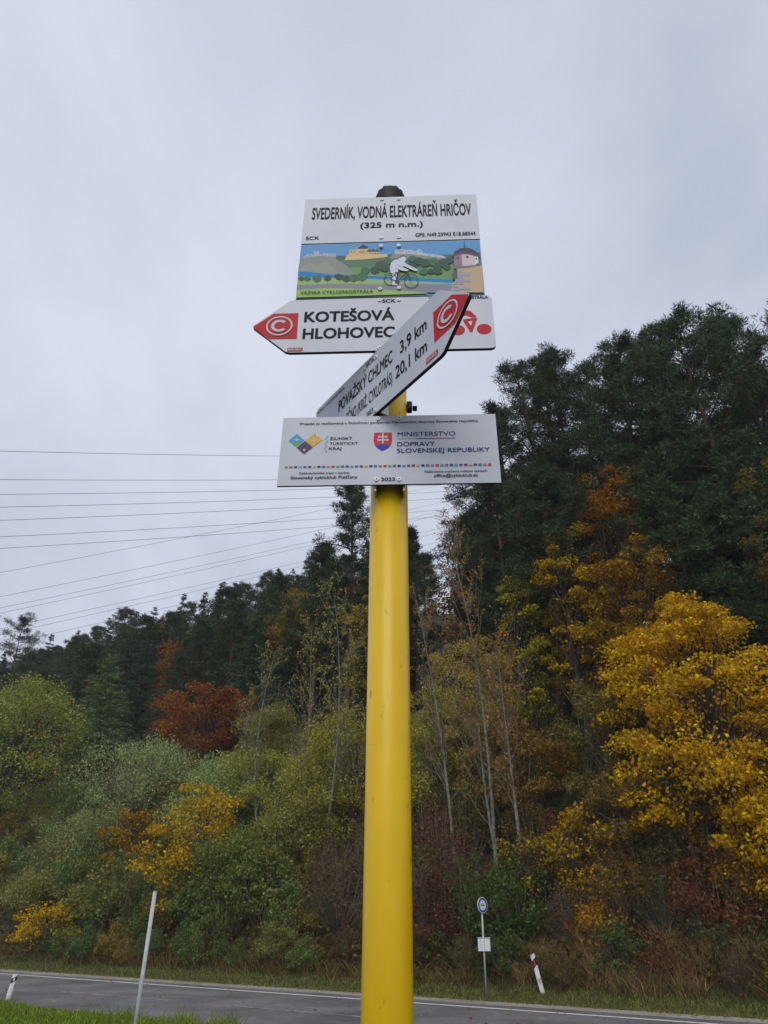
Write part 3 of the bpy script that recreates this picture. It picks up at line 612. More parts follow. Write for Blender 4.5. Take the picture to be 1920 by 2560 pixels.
# ------------------------------------------------------------------ roadside: bus stop sign, delineators, bare pole
M_GALV = ramp_mat('galvanised', [(0.3, (0.36, 0.38, 0.40)), (0.7, (0.52, 0.54, 0.56))], 9.0, 0.45)
M_WHITE = flat('white_paint', (0.80, 0.80, 0.78), 0.45, grain=0.18, gscale=9)
M_BLUE = flat('traffic_blue', (0.012, 0.035, 0.30), 0.4)
M_BLACK = flat('black_print', (0.012, 0.012, 0.016), 0.5)
M_REDR = flat('red_reflector', (0.55, 0.03, 0.03), 0.3)
M_PAPER = flat('paper', (0.72, 0.73, 0.80), 0.6)
M_INK = flat('grey_print', (0.30, 0.32, 0.42), 0.6)
def cyl(name, parent, r0, r1, z0, z1, mat, n=20, cap=True):
    bm = bmesh.new(); rr = bmesh.ops.create_cone(bm, segments=n, radius1=r0, radius2=r1, depth=z1 - z0, cap_ends=cap)
    bmesh.ops.translate(bm, vec=(0, 0, (z0 + z1) / 2), verts=rr['verts'])
    for f in bm.faces: f.smooth = len(f.verts) == 4
    return link(name, bm_mesh(name, bm, mat), parent)
def disc_mesh(name, r, th, mat, n=40, r_in=0.0):
    """flat disc or ring in the XZ plane, facing -Y, from y=-th to y=0"""
    bm = bmesh.new(); a = [2 * math.pi * i / n for i in range(n)]
    if r_in <= 0:
        f = bm.faces.new([bm.verts.new((math.cos(x) * r, 0, math.sin(x) * r)) for x in a])
        ext = bmesh.ops.extrude_face_region(bm, geom=[f]); bmesh.ops.translate(bm, vec=(0, -th, 0), verts=[g for g in ext['geom'] if isinstance(g, bmesh.types.BMVert)])
    else:
        o = [bm.verts.new((math.cos(x) * r, -th, math.sin(x) * r)) for x in a]; q = [bm.verts.new((math.cos(x) * r_in, -th, math.sin(x) * r_in)) for x in a]
        for i in range(n): bm.faces.new((o[i], o[(i + 1) % n], q[(i + 1) % n], q[i]))
    bmesh.ops.recalc_face_normals(bm, faces=bm.faces)
    return bm_mesh(name, bm, mat)
def poly_mesh(name, pts, y, mat):
    bm = bmesh.new(); bm.faces.new([bm.verts.new((p[0], y, p[1])) for p in pts])
    return bm_mesh(name, bm, mat)
# bus stop
p = ground_hit(1216, 2487); hb = 3.2
dist = math.hypot(p[0], p[1]); d_top = ray(1207, 2243); hb = CAM_Z + dist * d_top[2] / math.hypot(d_top[0], d_top[1]) - p[2]
bus = tag(empty('bus_stop_sign', p, R(40)), 'round blue and white bus stop sign on a thin pole with a timetable case', 'bus stop')
cyl('pole', bus, 0.032, 0.032, -0.3, hb - 0.05, M_GALV)
disc = link('disc', disc_mesh('disc', 0.265, 0.02, M_WHITE), bus, loc=(0, -0.036, hb - 0.265))
link('blue_ring', disc_mesh('blue_ring', 0.243, 0.003, M_BLUE, r_in=0.178), disc, loc=(0, -0.020, 0))
pic = link('bus_symbol', poly_mesh('bus_symbol', [(-0.10, -0.012), (-0.10, 0.006), (-0.085, 0.02), (0.085, 0.02), (0.10, 0.006), (0.10, -0.012), (0.075, -0.016), (0.065, -0.03), (0.05, -0.03), (0.04, -0.016), (-0.04, -0.016), (-0.05, -0.03), (-0.065, -0.03), (-0.075, -0.016)], -0.0235, M_BLACK), disc)
link('bus_roof_line', poly_mesh('bus_roof_line', [(-0.09, 0.052), (0.09, 0.052), (0.09, 0.058), (-0.09, 0.058)], -0.0235, M_INK), disc)
tb = ray(1208, 2345); zt = CAM_Z + dist * tb[2] / math.hypot(tb[0], tb[1]) - p[2]; tb2 = ray(1211, 2378); zb = CAM_Z + dist * tb2[2] / math.hypot(tb2[0], tb2[1]) - p[2]
bm = bmesh.new(); box_bm(bm, (0, -0.055, (zt + zb) / 2), (0.46, 0.035, zt - zb), 0.004)
case = link('timetable_case', bm_mesh('timetable_case', bm, M_WHITE), bus); case.rotation_euler = (0, 0, R(-32))
bm = bmesh.new(); box_bm(bm, (0, -0.06, zt + 0.012), (0.50, 0.06, 0.022), 0.003); link('lid', bm_mesh('lid', bm, M_GALV), case)
bm = bmesh.new(); box_bm(bm, (0.015, -0.0745, (zt + zb) / 2), (0.014, 0.006, zt - zb - 0.01)); link('divider', bm_mesh('divider', bm, M_INK), case)
link('timetable_sheet', poly_mesh('timetable_sheet', [(-0.2, zb + 0.03), (-0.005, zb + 0.03), (-0.005, zt - 0.02), (-0.2, zt - 0.02)], -0.0745, M_PAPER), case)
bm = bmesh.new(); r = random.Random(3)
for k in range(13):
    z = zt - 0.05 - k * 0.024; x1 = -0.17 + r.uniform(0.05, 0.13)
    bm.faces.new([bm.verts.new((x, -0.0752, zz)) for x, zz in ((-0.17, z), (x1, z), (x1, z + 0.006), (-0.17, z + 0.006))])
link('timetable_print', bm_mesh('timetable_print', bm, M_INK), case)
# delineator posts
def delineator(base_px, top_px, name, label, band):
    p = ground_hit(*base_px); dist = math.hypot(p[0], p[1]); d = ray(*top_px)
    n2 = unit(np.array([p[0], p[1]])); k = dist / (d[0] * n2[0] + d[1] * n2[1]); top = CAM + d * k
    rz = math.atan2(-p[0], p[1])
    root = tag(empty(name, p, rz), label, 'delineator', 'delineator posts')
    ax = np.array(top) - p; H = np.linalg.norm(ax)
    right = np.array([n2[1], -n2[0], 0]); root.rotation_euler = (0, math.atan2(ax @ right, ax[2]), rz) ; root.rotation_mode = 'XYZ'
    w = 0.078; bm = bmesh.new()
    prof = [(-w, -0.02), (-w * 0.55, -0.05), (w * 0.55, -0.05), (w, -0.02), (w, 0.04), (-w, 0.04)]
    lo = [bm.verts.new((x, y, -0.25)) for x, y in prof]; hi = [bm.verts.new((x, y, H - (0.05 if x < 0 else 0.0))) for x, y in prof]
    for i in range(6): bm.faces.new((lo[i], lo[(i + 1) % 6], hi[(i + 1) % 6], hi[i]))
    bm.faces.new(hi); bm.faces.new(lo[::-1]); bmesh.ops.recalc_face_normals(bm, faces=bm.faces)
    link('post', bm_mesh('post', bm, M_WHITE), root)
    z0, z1, sl = H * 0.68, H * 0.86, 0.05
    bm = bmesh.new(); g = 1.04
    pr = [(x * g, y * g - 0.001) for x, y in prof]
    lo = [bm.verts.new((x, y, z0 + sl * (x / w))) for x, y in pr]; hi = [bm.verts.new((x, y, z1 + sl * (x / w))) for x, y in pr]
    for i in range(6): bm.faces.new((lo[i], lo[(i + 1) % 6], hi[(i + 1) % 6], hi[i]))
    bmesh.ops.recalc_face_normals(bm, faces=bm.faces)
    bd = link('black_band', bm_mesh('black_band', bm, M_BLACK), root)
    hh = (z1 - z0)
    if band == 'red':
        for q in (0.30, 0.72):
            zc = z0 + hh * q; bm = bmesh.new(); box_bm(bm, (0.0, -0.055, zc), (0.062, 0.008, hh * 0.3), 0.002); link('reflector', bm_mesh('reflector', bm, M_REDR), bd)
    else:
        bm = bmesh.new(); box_bm(bm, (0.0, -0.055, (z0 + z1) / 2), (0.045, 0.008, hh * 0.6), 0.002); link('reflector', bm_mesh('reflector', bm, M_WHITE), bd)
delineator((1358, 2487), (1330, 2384), 'delineator_post', 'white delineator post with two red reflectors leaning left beyond the road', 'red')
delineator((18, 2503), (40, 2433), 'delineator_post', 'white delineator post with one white reflector at the left picture edge', 'white')
# bare grey pole on the near side
x0, y0 = -3.646, 13.0; zg = gz_xy(x0, y0); dt = ray(389, 2230); ht = CAM_Z + 13.0 * dt[2] / dt[1] - zg
pl = tag(empty('grey_pole', (x0, y0, zg)), 'bare grey metal pole without a sign on the near grass at left', 'pole')
cyl('shaft', pl, 0.031, 0.031, -0.3, ht, M_GALV, 20); cyl('end_cap', pl, 0.033, 0.028, ht, ht + 0.014, M_GALV, 20)

# ------------------------------------------------------------------ the signpost
def yellow_paint():
    m, nt, b = mat_new('yellow_paint'); tc = nt.nodes.new('ShaderNodeTexCoord')
    n = nt.nodes.new('ShaderNodeTexNoise'); n.inputs['Scale'].default_value = 7.0; n.inputs['Detail'].default_value = 7; n.inputs['Roughness'].default_value = 0.6
    mp = nt.nodes.new('ShaderNodeMapping'); mp.inputs['Scale'].default_value = (1, 1, 0.28); nt.links.new(tc.outputs['Object'], mp.inputs[0]); nt.links.new(mp.outputs[0], n.inputs['Vector'])
    rp = nt.nodes.new('ShaderNodeValToRGB'); nt.links.new(n.outputs['Fac'], rp.inputs[0])
    rp.color_ramp.elements[0].position = 0.32; rp.color_ramp.elements[0].color = (0.60, 0.37, 0.002, 1); rp.color_ramp.elements[1].position = 0.66; rp.color_ramp.elements[1].color = (0.76, 0.50, 0.004, 1)
    # scattered scuffs and dirt specks
    vo = nt.nodes.new('ShaderNodeTexNoise'); vo.inputs['Scale'].default_value = 55.0; vo.inputs['Detail'].default_value = 3; m2 = nt.nodes.new('ShaderNodeMapping'); m2.inputs['Scale'].default_value = (1, 1, 0.5)
    nt.links.new(tc.outputs['Object'], m2.inputs[0]); nt.links.new(m2.outputs[0], vo.inputs['Vector'])
    r2 = nt.nodes.new('ShaderNodeValToRGB'); nt.links.new(vo.outputs['Fac'], r2.inputs[0]); r2.color_ramp.elements[0].position = 0.655; r2.color_ramp.elements[0].color = (0, 0, 0, 1); r2.color_ramp.elements[1].position = 0.74; r2.color_ramp.elements[1].color = (0.75, 0.75, 0.75, 1)
    mx = nt.nodes.new('ShaderNodeMix'); mx.data_type = 'RGBA'; nt.links.new(r2.outputs[0], mx.inputs['Factor']); nt.links.new(rp.outputs[0], mx.inputs['A']); mx.inputs['B'].default_value = (0.20, 0.12, 0.015, 1)
    nt.links.new(mx.outputs['Result'], b.inputs['Base Color']); b.inputs['Specular IOR Level'].default_value = 0.35
    rr = nt.nodes.new('ShaderNodeMapRange'); nt.links.new(n.outputs['Fac'], rr.inputs[0]); rr.inputs[3].default_value = 0.24; rr.inputs[4].default_value = 0.44; nt.links.new(rr.outputs[0], b.inputs['Roughness'])
    bp = nt.nodes.new('ShaderNodeBump'); bp.inputs['Strength'].default_value = 0.12; bp.inputs['Distance'].default_value = 0.003
    nt.links.new(n.outputs['Fac'], bp.inputs['Height']); nt.links.new(bp.outputs[0], b.inputs['Normal'])
    return m
M_YEL = yellow_paint()
M_PANEL = flat('silver_sheet', (0.565, 0.605, 0.685), 0.42, 0.0, 0.35, grain=0.10, gscale=14)
M_EDGE = flat('dark_edge', (0.018, 0.018, 0.028), 0.6)
M_ALU = flat('aluminium', (0.62, 0.66, 0.70), 0.4, 0.3)
M_INKK = flat('dark_ink', (0.010, 0.012, 0.022), 0.55, 0, 0.08)
M_RED = flat('red_foil', (0.52, 0.022, 0.026), 0.5, 0, 0.12)
M_PWHITE = flat('print_white', (0.56, 0.60, 0.67), 0.5, 0, 0.2)
M_CAP = flat('cap_plastic', (0.016, 0.016, 0.021), 0.6, spec=0.2, grain=0.35, gscale=70)
M_RIV = flat('rivet_head', (0.80, 0.81, 0.83), 0.35)
PX, PY, PR = 0.0104, 1.262, 0.0385
gp = gz_xy(PX, PY); _d = ray(975, 506); TOPZ = CAM_Z + _d[2] / _d[1] * PY
sign = tag(empty('signpost', (PX, PY, gp)), 'yellow cycle route signpost with five sign boards and a dark domed cap', 'signpost')
cyl('post', sign, PR, PR, -0.4, TOPZ - gp, M_YEL, 64)
# domed cap with small holes
bm = bmesh.new(); bmesh.ops.create_uvsphere(bm, u_segments=32, v_segments=16, radius=0.0415)
bmesh.ops.delete(bm, geom=[v for v in bm.verts if v.co.z < -0.001], context='VERTS')
bmesh.ops.scale(bm, vec=(1, 1, 0.97), verts=bm.verts)
for e in [e for e in bm.edges if e.is_boundary]: pass
ex = bmesh.ops.extrude_edge_only(bm, edges=[e for e in bm.edges if e.is_boundary]); bmesh.ops.translate(bm, vec=(0, 0, -0.06), verts=[g for g in ex['geom'] if isinstance(g, bmesh.types.BMVert)])
for f in bm.faces: f.smooth = True
cap = link('cap', bm_mesh('cap', bm, M_CAP), sign, loc=(0, 0, TOPZ - gp + 0.003))
for an in (-118, -62, -90, -30, -150, 30, 90, 150):
    el = 34 if an not in (-90,) else 62
    bm = bmesh.new(); bmesh.ops.create_cone(bm, segments=12, radius1=0.0055, radius2=0.005, depth=0.003, cap_ends=True)
    h = link('cap_hole', bm_mesh('cap_hole', bm, M_EDGE), cap)
    d = Vector((math.cos(R(an)) * math.cos(R(el)), math.sin(R(an)) * math.cos(R(el)), math.sin(R(el))))
    h.location = Vector((d.x * 0.0415, d.y * 0.0415, d.z * 0.0402)); h.rotation_euler = d.to_track_quat('Z', 'Y').to_euler()

_txt = bpy.data.curves.new('lettering', 'FONT'); _to = bpy.data.objects.new('lettering', _txt); col.objects.link(_to)
def _capital():
    _txt.body = 'H'; _txt.offset = 0; bpy.context.view_layer.update()
    me = bpy.data.meshes.new_from_object(_to.evaluated_get(bpy.context.evaluated_depsgraph_get())); h = max(v.co.y for v in me.vertices); bpy.data.meshes.remove(me); return h
CAP_H = _capital()
def text_mesh(s, bold, mat):
    _txt.body = s; _txt.offset = bold; _txt.resolution_u = 4; _txt.size = 1.0
    bpy.context.view_layer.update()
    me = bpy.data.meshes.new_from_object(_to.evaluated_get(bpy.context.evaluated_depsgraph_get()))
    me.materials.clear(); me.materials.append(mat)
    return me
class Board:
    """a sign board: local x along the board, z up, facing -y; pixels of the photograph are brought onto its plane"""
    def __init__(self, c, d, outline, label, th=0.008):
        self.c = np.array(c, float); self.d = unit(np.array(d, float)); self.n = unit(np.array([self.d[1], -self.d[0], 0.0])); self.u = np.cross(self.d, self.n) * -1
        if self.u[2] < 0: self.u = -self.u
        m = Matrix(((self.d[0], -self.n[0], self.u[0], self.c[0]), (self.d[1], -self.n[1], self.u[1], self.c[1]), (self.d[2], -self.n[2], self.u[2], self.c[2]), (0, 0, 0, 1)))
        bm = bmesh.new(); f = bm.faces.new([bm.verts.new((x, 0, z)) for x, z in outline]); f.normal_update()
        if f.normal.y > 0: f.normal_flip()
        ex = bmesh.ops.extrude_face_region(bm, geom=[f]); vv = [g for g in ex['geom'] if isinstance(g, bmesh.types.BMVert)]
        bmesh.ops.translate(bm, vec=(0, th, 0), verts=vv); bmesh.ops.recalc_face_normals(bm, faces=bm.faces)
        for f in bm.faces: f.material_index = 0 if f.normal.y < -0.9 else (2 if f.normal.y > 0.9 else 1)
        self.o = link('sign_board', bm_mesh('sign_board', bm, [M_PANEL, M_EDGE, M_ALU]), sign)
        self.o.matrix_parent_inverse = Matrix.Identity(4); self.o.matrix_local = Matrix.Translation(Vector((-PX, -PY, -gp))) @ m
        self.o['label'] = label; self.lay = 0
    def q(self, px, py):
        v = fwd + rgt * (px - CX) / FPX + upv * (CY - py) / FPX
        P = CAM + v * ((self.c - CAM) @ self.n) / (v @ self.n) - self.c
        return float(P @ self.d), float(P @ self.u)
    def z(self, zoom, pts): return [self.q(*zoom(*p)) for p in pts]
    def poly(self, name, polys, mats, y=0.0006):
        """polys: list of (points, material index)"""
        bm = bmesh.new()
        for k, (pts, mi) in enumerate(polys):
            yy = -(y + k * 0.00003)
            f = bm.faces.new([bm.verts.new((x, yy, zz)) for x, zz in pts]); f.material_index = mi; f.normal_update()
            if f.normal.y > 0: f.normal_flip()
        return link(name, bm_mesh(name, bm, mats), self.o)
    def text(self, s, a, b, top, mat=None, bold=0.02, y=0.0009, name='lettering'):
        """a, b: local left and right ends of the baseline; top: local height of the capitals"""
        me = text_mesh(s, 0.0, mat or M_INKK); n = len(me.vertices); co = np.empty(n * 3, np.float32); me.vertices.foreach_get('co', co); co = co.reshape(-1, 3)
        x0, x1 = co[:, 0].min() - bold, co[:, 0].max() + bold; z0 = (a[1] + b[1]) / 2; sx = (b[0] - a[0]) / (x1 - x0); sz = top / (CAP_H + 1.2 * bold)
        base = np.c_[a[0] + (co[:, 0] - x0) * sx, np.full(n, -y), z0 + (co[:, 1] + 0.6 * bold) * sz]
        tri = np.array([p.vertices[:] for p in me.polygons], np.int32) if all(len(p.vertices) == 3 for p in me.polygons) else None
        if bold > 0.004 and tri is not None:
            # heavier weight: the letters laid over themselves a stroke's fraction apart, each layer a hair higher
            V_, F_ = [], []
            for k, (dx, dz) in enumerate(((0, 0), (-1, 0), (1, 0), (0, -0.6), (0, 0.6), (-0.7, -0.45), (0.7, 0.45), (-0.7, 0.45), (0.7, -0.45))):
                V_.append(base + np.array([dx * bold * sx, -k * 0.000015, dz * bold * sz])); F_.append(tri + k * n)
            mt = mat or M_INKK; bpy.data.meshes.remove(me); me = np_mesh(name, np.concatenate(V_), np.concatenate(F_), mt)
        else:
            me.vertices.foreach_set('co', base.astype(np.float32).ravel()); me.update()
        return link(name, me, self.o)
    def ptext(self, s, zoom, left, right, ytop, mat=None, bold=0.02, y=0.0009, name='lettering'):
        a = self.q(*zoom(*left)); b = self.q(*zoom(*right)); t = self.q(*zoom(left[0], ytop))
        return self.text(s, a, b, t[1] - a[1], mat, bold, y, name)
    def rivets(self, zoom, pts, r=0.0056):
        for p in pts:
            x, z = self.q(*zoom(*p)); bm = bmesh.new()
            rr = bmesh.ops.create_cone(bm, segments=20, radius1=r, radius2=r * 0.8, depth=0.0026, cap_ends=True, matrix=Matrix.Rotation(R(90), 4, 'X'))
            bmesh.ops.translate(bm, vec=(x, -0.0013, z), verts=bm.verts)
            k = len(bm.faces)
            r2 = bmesh.ops.create_cone(bm, segments=12, radius1=r * 0.30, radius2=r * 0.28, depth=0.0005, cap_ends=True, matrix=Matrix.Rotation(R(90), 4, 'X'))
            bmesh.ops.translate(bm, vec=(x, -0.0027, z), verts=r2['verts'])
            for v in r2['verts']:
                for f in v.link_faces: f.material_index = 1
            link('rivet', bm_mesh('rivet', bm, [M_RIV, M_EDGE]), self.o)
def Z1(x, y): return 600 + x / 2.4397, 440 + y / 2.4397
def Z3(x, y): return 940 + x / 5.53, 580 + y / 5.53
def Z4(x, y): return 740 + x / 3.770, 840 + y / 3.770
def Z5(x, y): return 680 + x / 5.184, 1020 + y / 5.184
def Z6(x, y): return 920 + x / 4.608, 1020 + y / 4.608
YAW = 0.0437; DIR = (math.cos(YAW), -math.sin(YAW), 0)
def rect(w, h): return [(-w / 2, -h / 2), (w / 2, -h / 2), (w / 2, h / 2), (-w / 2, h / 2)]
def ell(c, rx, rz, n=40, a0=0, a1=360): return [(c[0] + math.cos(R(a0 + (a1 - a0) * i / n)) * rx, c[1] + math.sin(R(a0 + (a1 - a0) * i / n)) * rz) for i in range(n if a1 - a0 == 360 else n + 1)]
BW = 0.4491
def bracket(x0, z, h, rz=0.0, w=0.056, off=(0, 0, 0)):
    """U-shaped holder between a board and the post"""
    bm = bmesh.new()
    box_bm(bm, (-w / 2, 0, 0), (0.004, 0.034, h)); box_bm(bm, (w / 2, 0, 0), (0.004, 0.034, h))
    o = link('bracket', bm_mesh('bracket', bm, M_ALU if h < 0.1 else M_YEL), sign, loc=(x0, -PR - 0.008, z)); o.rotation_euler = (0, 0, rz)
    return o
# --- name board
A = Board((0.0103, 1.2, CAM_Z + 1.6533 - 0.0865), DIR, rect(BW, 0.173), 'silver board reading SVEDERNÍK, VODNÁ ELEKTRÁREŇ HRIČOV at the top of the post')
A.ptext('SVEDERNÍK, VODNÁ ELEKTRÁREŇ HRIČOV', Z1, (437, 265), (1412, 240), 195, bold=0.022)
A.ptext('(325 m n.m.)', Z1, (733, 318), (1116, 310), 285, bold=0.025)
A.ptext('SCK', Z1, (401, 391), (483, 389), 371, bold=0.015)
A.ptext('GPS: N49.25943 E18.68544', Z1, (1070, 373), (1438, 361), 351, bold=0.018)
A.rivets(Z1, [(865, 144), (968, 142), (861, 378), (969, 374)])
# --- picture board
B_ = Board((0.0098, 1.2, CAM_Z + 1.4764 - 0.0955), DIR, rect(BW, 0.191), 'colour picture board of a white cyclist by a river below castles')
def art(c, rough=0.45): return flat('print_%d_%d_%d' % tuple(int(255 * v) for v in c), tuple((v / 255 / 12.92 if v < 10 else ((v / 255 + 0.055) / 1.055) ** 2.4) for v in c), rough, 0, 0.12)
def zart(name, items, y):
    cols = []; polys = []
    for pts, c in items:
        if c not in cols: cols.append(c)
        polys.append((B_.z(Z1, pts), cols.index(c)))
    return B_.poly(name, polys, [art(c) for c in cols], y)
hw, hh = BW / 2 - 0.0012, 0.191 / 2 - 0.0012
B_.poly('printed_sky', [([(-hw, -hh), (hw, -hh), (hw, hh), (-hw, hh)], 0)], [art((96, 160, 214))], 0.0004)
GR1, GR2, GR3, GR4 = (86, 132, 104), (60, 92, 78), (64, 116, 88), (160, 190, 116)
ROCK, ROCK2 = (142, 152, 146), (160, 164, 172); LAV = (186, 188, 204); TAN = (216, 188, 140); ROOF = (66, 68, 88)
zart('printed_hills', [
    ([(372, 506), (480, 500), (600, 487), (660, 490), (900, 478), (1000, 480), (1180, 482), (1300, 480), (1440, 468), (1463, 464), (1468, 520), (1300, 560), (600, 560), (372, 560)], (86, 104, 92)),
    ([(560, 530), (640, 514), (760, 514), (900, 498), (960, 492), (1100, 488), (1300, 498), (1466, 480), (1470, 640), (1290, 660), (560, 640)], GR1),
    ([(640, 560), (800, 560), (1000, 575), (1300, 540), (1300, 660), (640, 640)], (112, 158, 96)),
    ([(900, 512), (940, 472), (1000, 470), (1100, 468), (1200, 492), (1256, 504), (1230, 514), (1150, 505), (1040, 500), (960, 500)], ROCK),
    ([(357, 556), (372, 500), (420, 492), (500, 488), (580, 497), (600, 520), (640, 540), (672, 570), (694, 596), (680, 606), (540, 602), (430, 590), (355, 592)], ROCK),
    ([(370, 560), (420, 530), (470, 545), (520, 520), (560, 550), (600, 590), (540, 600), (430, 588), (370, 585)], (156, 162, 150))], 0.0006)
zart('printed_castles', [
    ([(378, 504), (398, 486), (420, 478), (450, 480), (452, 458), (466, 462), (482, 456), (484, 480), (520, 472), (545, 476), (583, 476), (585, 497), (500, 490), (440, 494)], LAV),
    ([(945, 478), (945, 452), (985, 446), (1020, 452), (1050, 450), (1062, 464), (1078, 456), (1096, 444), (1110, 462), (1112, 470), (1180, 480), (1228, 486), (1250, 492), (1255, 504), (1150, 492), (1050, 480)], (196, 198, 208)),
    ([(638, 516), (646, 494), (664, 480), (670, 454), (722, 448), (724, 440), (776, 438), (790, 450), (850, 460), (850, 478), (900, 478), (900, 496), (770, 510)], TAN),
    ([(638, 516), (650, 494), (730, 490), (800, 484), (900, 480), (900, 496), (770, 510)], (228, 196, 140)),
    ([(720, 440), (752, 419), (782, 434), (778, 446), (724, 447)], ROOF),
    ([(770, 464), (790, 446), (803, 456), (812, 446), (828, 457), (836, 447), (852, 464)], ROOF)]
    + [([(x, y), (x + 6, y), (x + 6, y + 8), (x, y + 8)], (120, 84, 60)) for x, y in ((676, 460), (692, 462), (790, 468), (806, 470), (822, 470), (838, 472), (730, 462), (742, 462), (754, 461))]
    + [([(x, y), (x + 5, y), (x + 5, y + 6), (x, y + 6)], (130, 132, 150)) for x, y in ((400, 488), (424, 484), (500, 480), (520, 480), (545, 482), (566, 482), (960, 458), (975, 457), (990, 456), (1010, 460), (1030, 460), (1070, 466), (1095, 458), (1150, 482), (1190, 488))], 0.0009)
zart('printed_river', [
    ([(355, 586), (400, 584), (470, 592), (580, 606), (780, 612), (1000, 622), (1300, 634), (1292, 656), (1000, 641), (780, 631), (580, 626), (353, 614)], (28, 130, 208)),
    ([(352, 614), (580, 626), (780, 631), (1000, 641), (1296, 656), (1292, 668), (900, 668), (560, 664), (349, 670)], GR4),
    ([(780, 611), (1000, 621), (1000, 618), (780, 608)], (170, 200, 150)),
    ([(780, 633), (1000, 643), (1294, 659), (1294, 655), (1000, 640), (780, 630)], (120, 190, 226))], 0.0013)
rt = random.Random(4); blobs = []
for x, y, rr, c in [(376, 630, 20, GR2), (412, 630, 22, GR3), (470, 630, 30, GR3), (535, 628, 24, (56, 76, 72)), (604, 620, 27, (56, 76, 72)), (650, 630, 26, (64, 84, 76)), (695, 626, 32, GR3), (745, 618, 34, GR3),
                    (765, 578, 28, GR3), (822, 578, 28, (62, 84, 76)), (862, 548, 38, (62, 90, 78)), (902, 522, 30, GR3), (884, 566, 28, (62, 84, 76)), (1052, 508, 26, GR3), (1090, 522, 30, (56, 86, 74)), (1045, 556, 34, (56, 80, 72)),
                    (1130, 534, 34, GR2), (1182, 530, 34, GR3), (1240, 534, 34, (58, 88, 76)), (1274, 520, 26, GR2), (1122, 586, 28, GR3), (1165, 586, 22, (56, 80, 72)), (1206, 584, 28, (58, 84, 72)), (1206, 556, 28, GR2), (1262, 560, 22, GR2)]:
    n = 15; blobs.append(([(x - 2, y + rr * 0.5), (x + 2, y + rr * 0.5), (x + 2, y + rr * 0.98), (x - 2, y + rr * 0.98)], (70, 70, 66)))
    blobs.append(([(x + math.cos(6.283 * i / n) * rr * rt.uniform(0.85, 1.12), y + math.sin(6.283 * i / n) * rr * 0.72 * rt.uniform(0.85, 1.12)) for i in range(n)], c))
for k in range(0, len(blobs), 2): zart('printed_tree', blobs[k:k + 2], 0.0016 + k * 0.00002)
zart('printed_path', [
    ([(349, 670), (560, 662), (900, 667), (1300, 664), (1284, 716), (1120, 716), (950, 704), (700, 692), (500, 690), (346, 700)], (140, 142, 158)),
    ([(346, 700), (500, 690), (700, 692), (950, 704), (1130, 716), (1150, 722), (700, 737), (343, 747)], (158, 196, 106))], 0.0028)
zart('printed_tower', [
    ([(1318, 574), (1476, 552), (1486, 716), (1284, 717), (1296, 660), (1318, 640)], (200, 176, 144)),
    ([(1300, 586), (1326, 574), (1326, 636), (1300, 640), (1294, 610)], (92, 96, 110)),
    ([(1305, 490), (1350, 480), (1356, 560), (1306, 572)], (148, 128, 146)),
    ([(1350, 480), (1432, 486), (1430, 550), (1356, 556)], (214, 196, 204)),
    ([(1432, 486), (1452, 496), (1454, 538), (1430, 550)], (228, 216, 222)),
    ([(1306, 560), (1356, 556), (1430, 550), (1456, 540), (1470, 546), (1400, 566), (1320, 574)], (128, 118, 140)),
    ([(1288, 500), (1310, 466), (1345, 447), (1398, 445), (1434, 462), (1466, 497), (1440, 497), (1400, 484), (1350, 482), (1310, 492)], (72, 66, 88)),
    ([(1288, 500), (1300, 480), (1350, 472), (1410, 474), (1466, 497), (1440, 499), (1400, 486), (1350, 484), (1310, 494)], (104, 82, 98)),
    ([(1366, 402), (1368, 402), (1373, 446), (1367, 446)], (60, 66, 90)), ([(1363, 430), (1376, 430), (1376, 438), (1363, 438)], (60, 66, 90)),
    ([(1378, 494), (1394, 494), (1394, 506), (1378, 506)], (96, 80, 100)), ([(1322, 502), (1332, 500), (1332, 512), (1322, 514)], (96, 80, 100)), ([(1437, 504), (1445, 507), (1445, 517), (1437, 514)], (96, 80, 100))]
    + [([(x0, y0), (x1, y0), (x1, y1), (x0, y1)], (166, 170, 188)) for x0, y0, x1, y1 in ((1330, 584, 1356, 598), (1328, 601, 1360, 616), (1363, 601, 1406, 616), (1328, 619, 1358, 634), (1312, 637, 1352, 653), (1355, 637, 1406, 653), (1304, 656, 1328, 668), (1331, 656, 1362, 668), (1296, 671, 1330, 686), (1298, 688, 1346, 705), (1349, 685, 1402, 701), (1288, 707, 1340, 716))], 0.0033)
def line(p, q, w):
    dx, dy = q[0] - p[0], q[1] - p[1]; L = math.hypot(dx, dy); nx, ny = -dy / L * w / 2, dx / L * w / 2
    return [(p[0] + nx, p[1] + ny), (q[0] + nx, q[1] + ny), (q[0] - nx, q[1] - ny), (p[0] - nx, p[1] - ny)]
BK = (36, 42, 60); WH = (214, 220, 234); bike = []
for (cx_, cy_, r_) in ((917, 638, 39), (1045, 651, 44)):
    n = 28
    for i in range(n):
        a0, a1 = 6.2832 * i / n, 6.2832 * (i + 1) / n
        bike.append(([(cx_ + math.cos(a0) * r_, cy_ + math.sin(a0) * r_ * 0.97), (cx_ + math.cos(a1) * r_, cy_ + math.sin(a1) * r_ * 0.97), (cx_ + math.cos(a1) * (r_ - 4), cy_ + math.sin(a1) * (r_ - 4) * 0.97), (cx_ + math.cos(a0) * (r_ - 4), cy_ + math.sin(a0) * (r_ - 4) * 0.97)], BK))
for p_, q_, w_ in (((917, 638), (958, 652), 4), ((958, 652), (958, 600), 4), ((958, 652), (1018, 602), 5), ((958, 605), (1018, 602), 4), ((1018, 592), (1045, 651), 5), ((945, 599), (972, 599), 5), ((1010, 592), (1035, 590), 4), ((917, 638), (950, 605), 3)): bike.append((line(p_, q_, w_), BK))
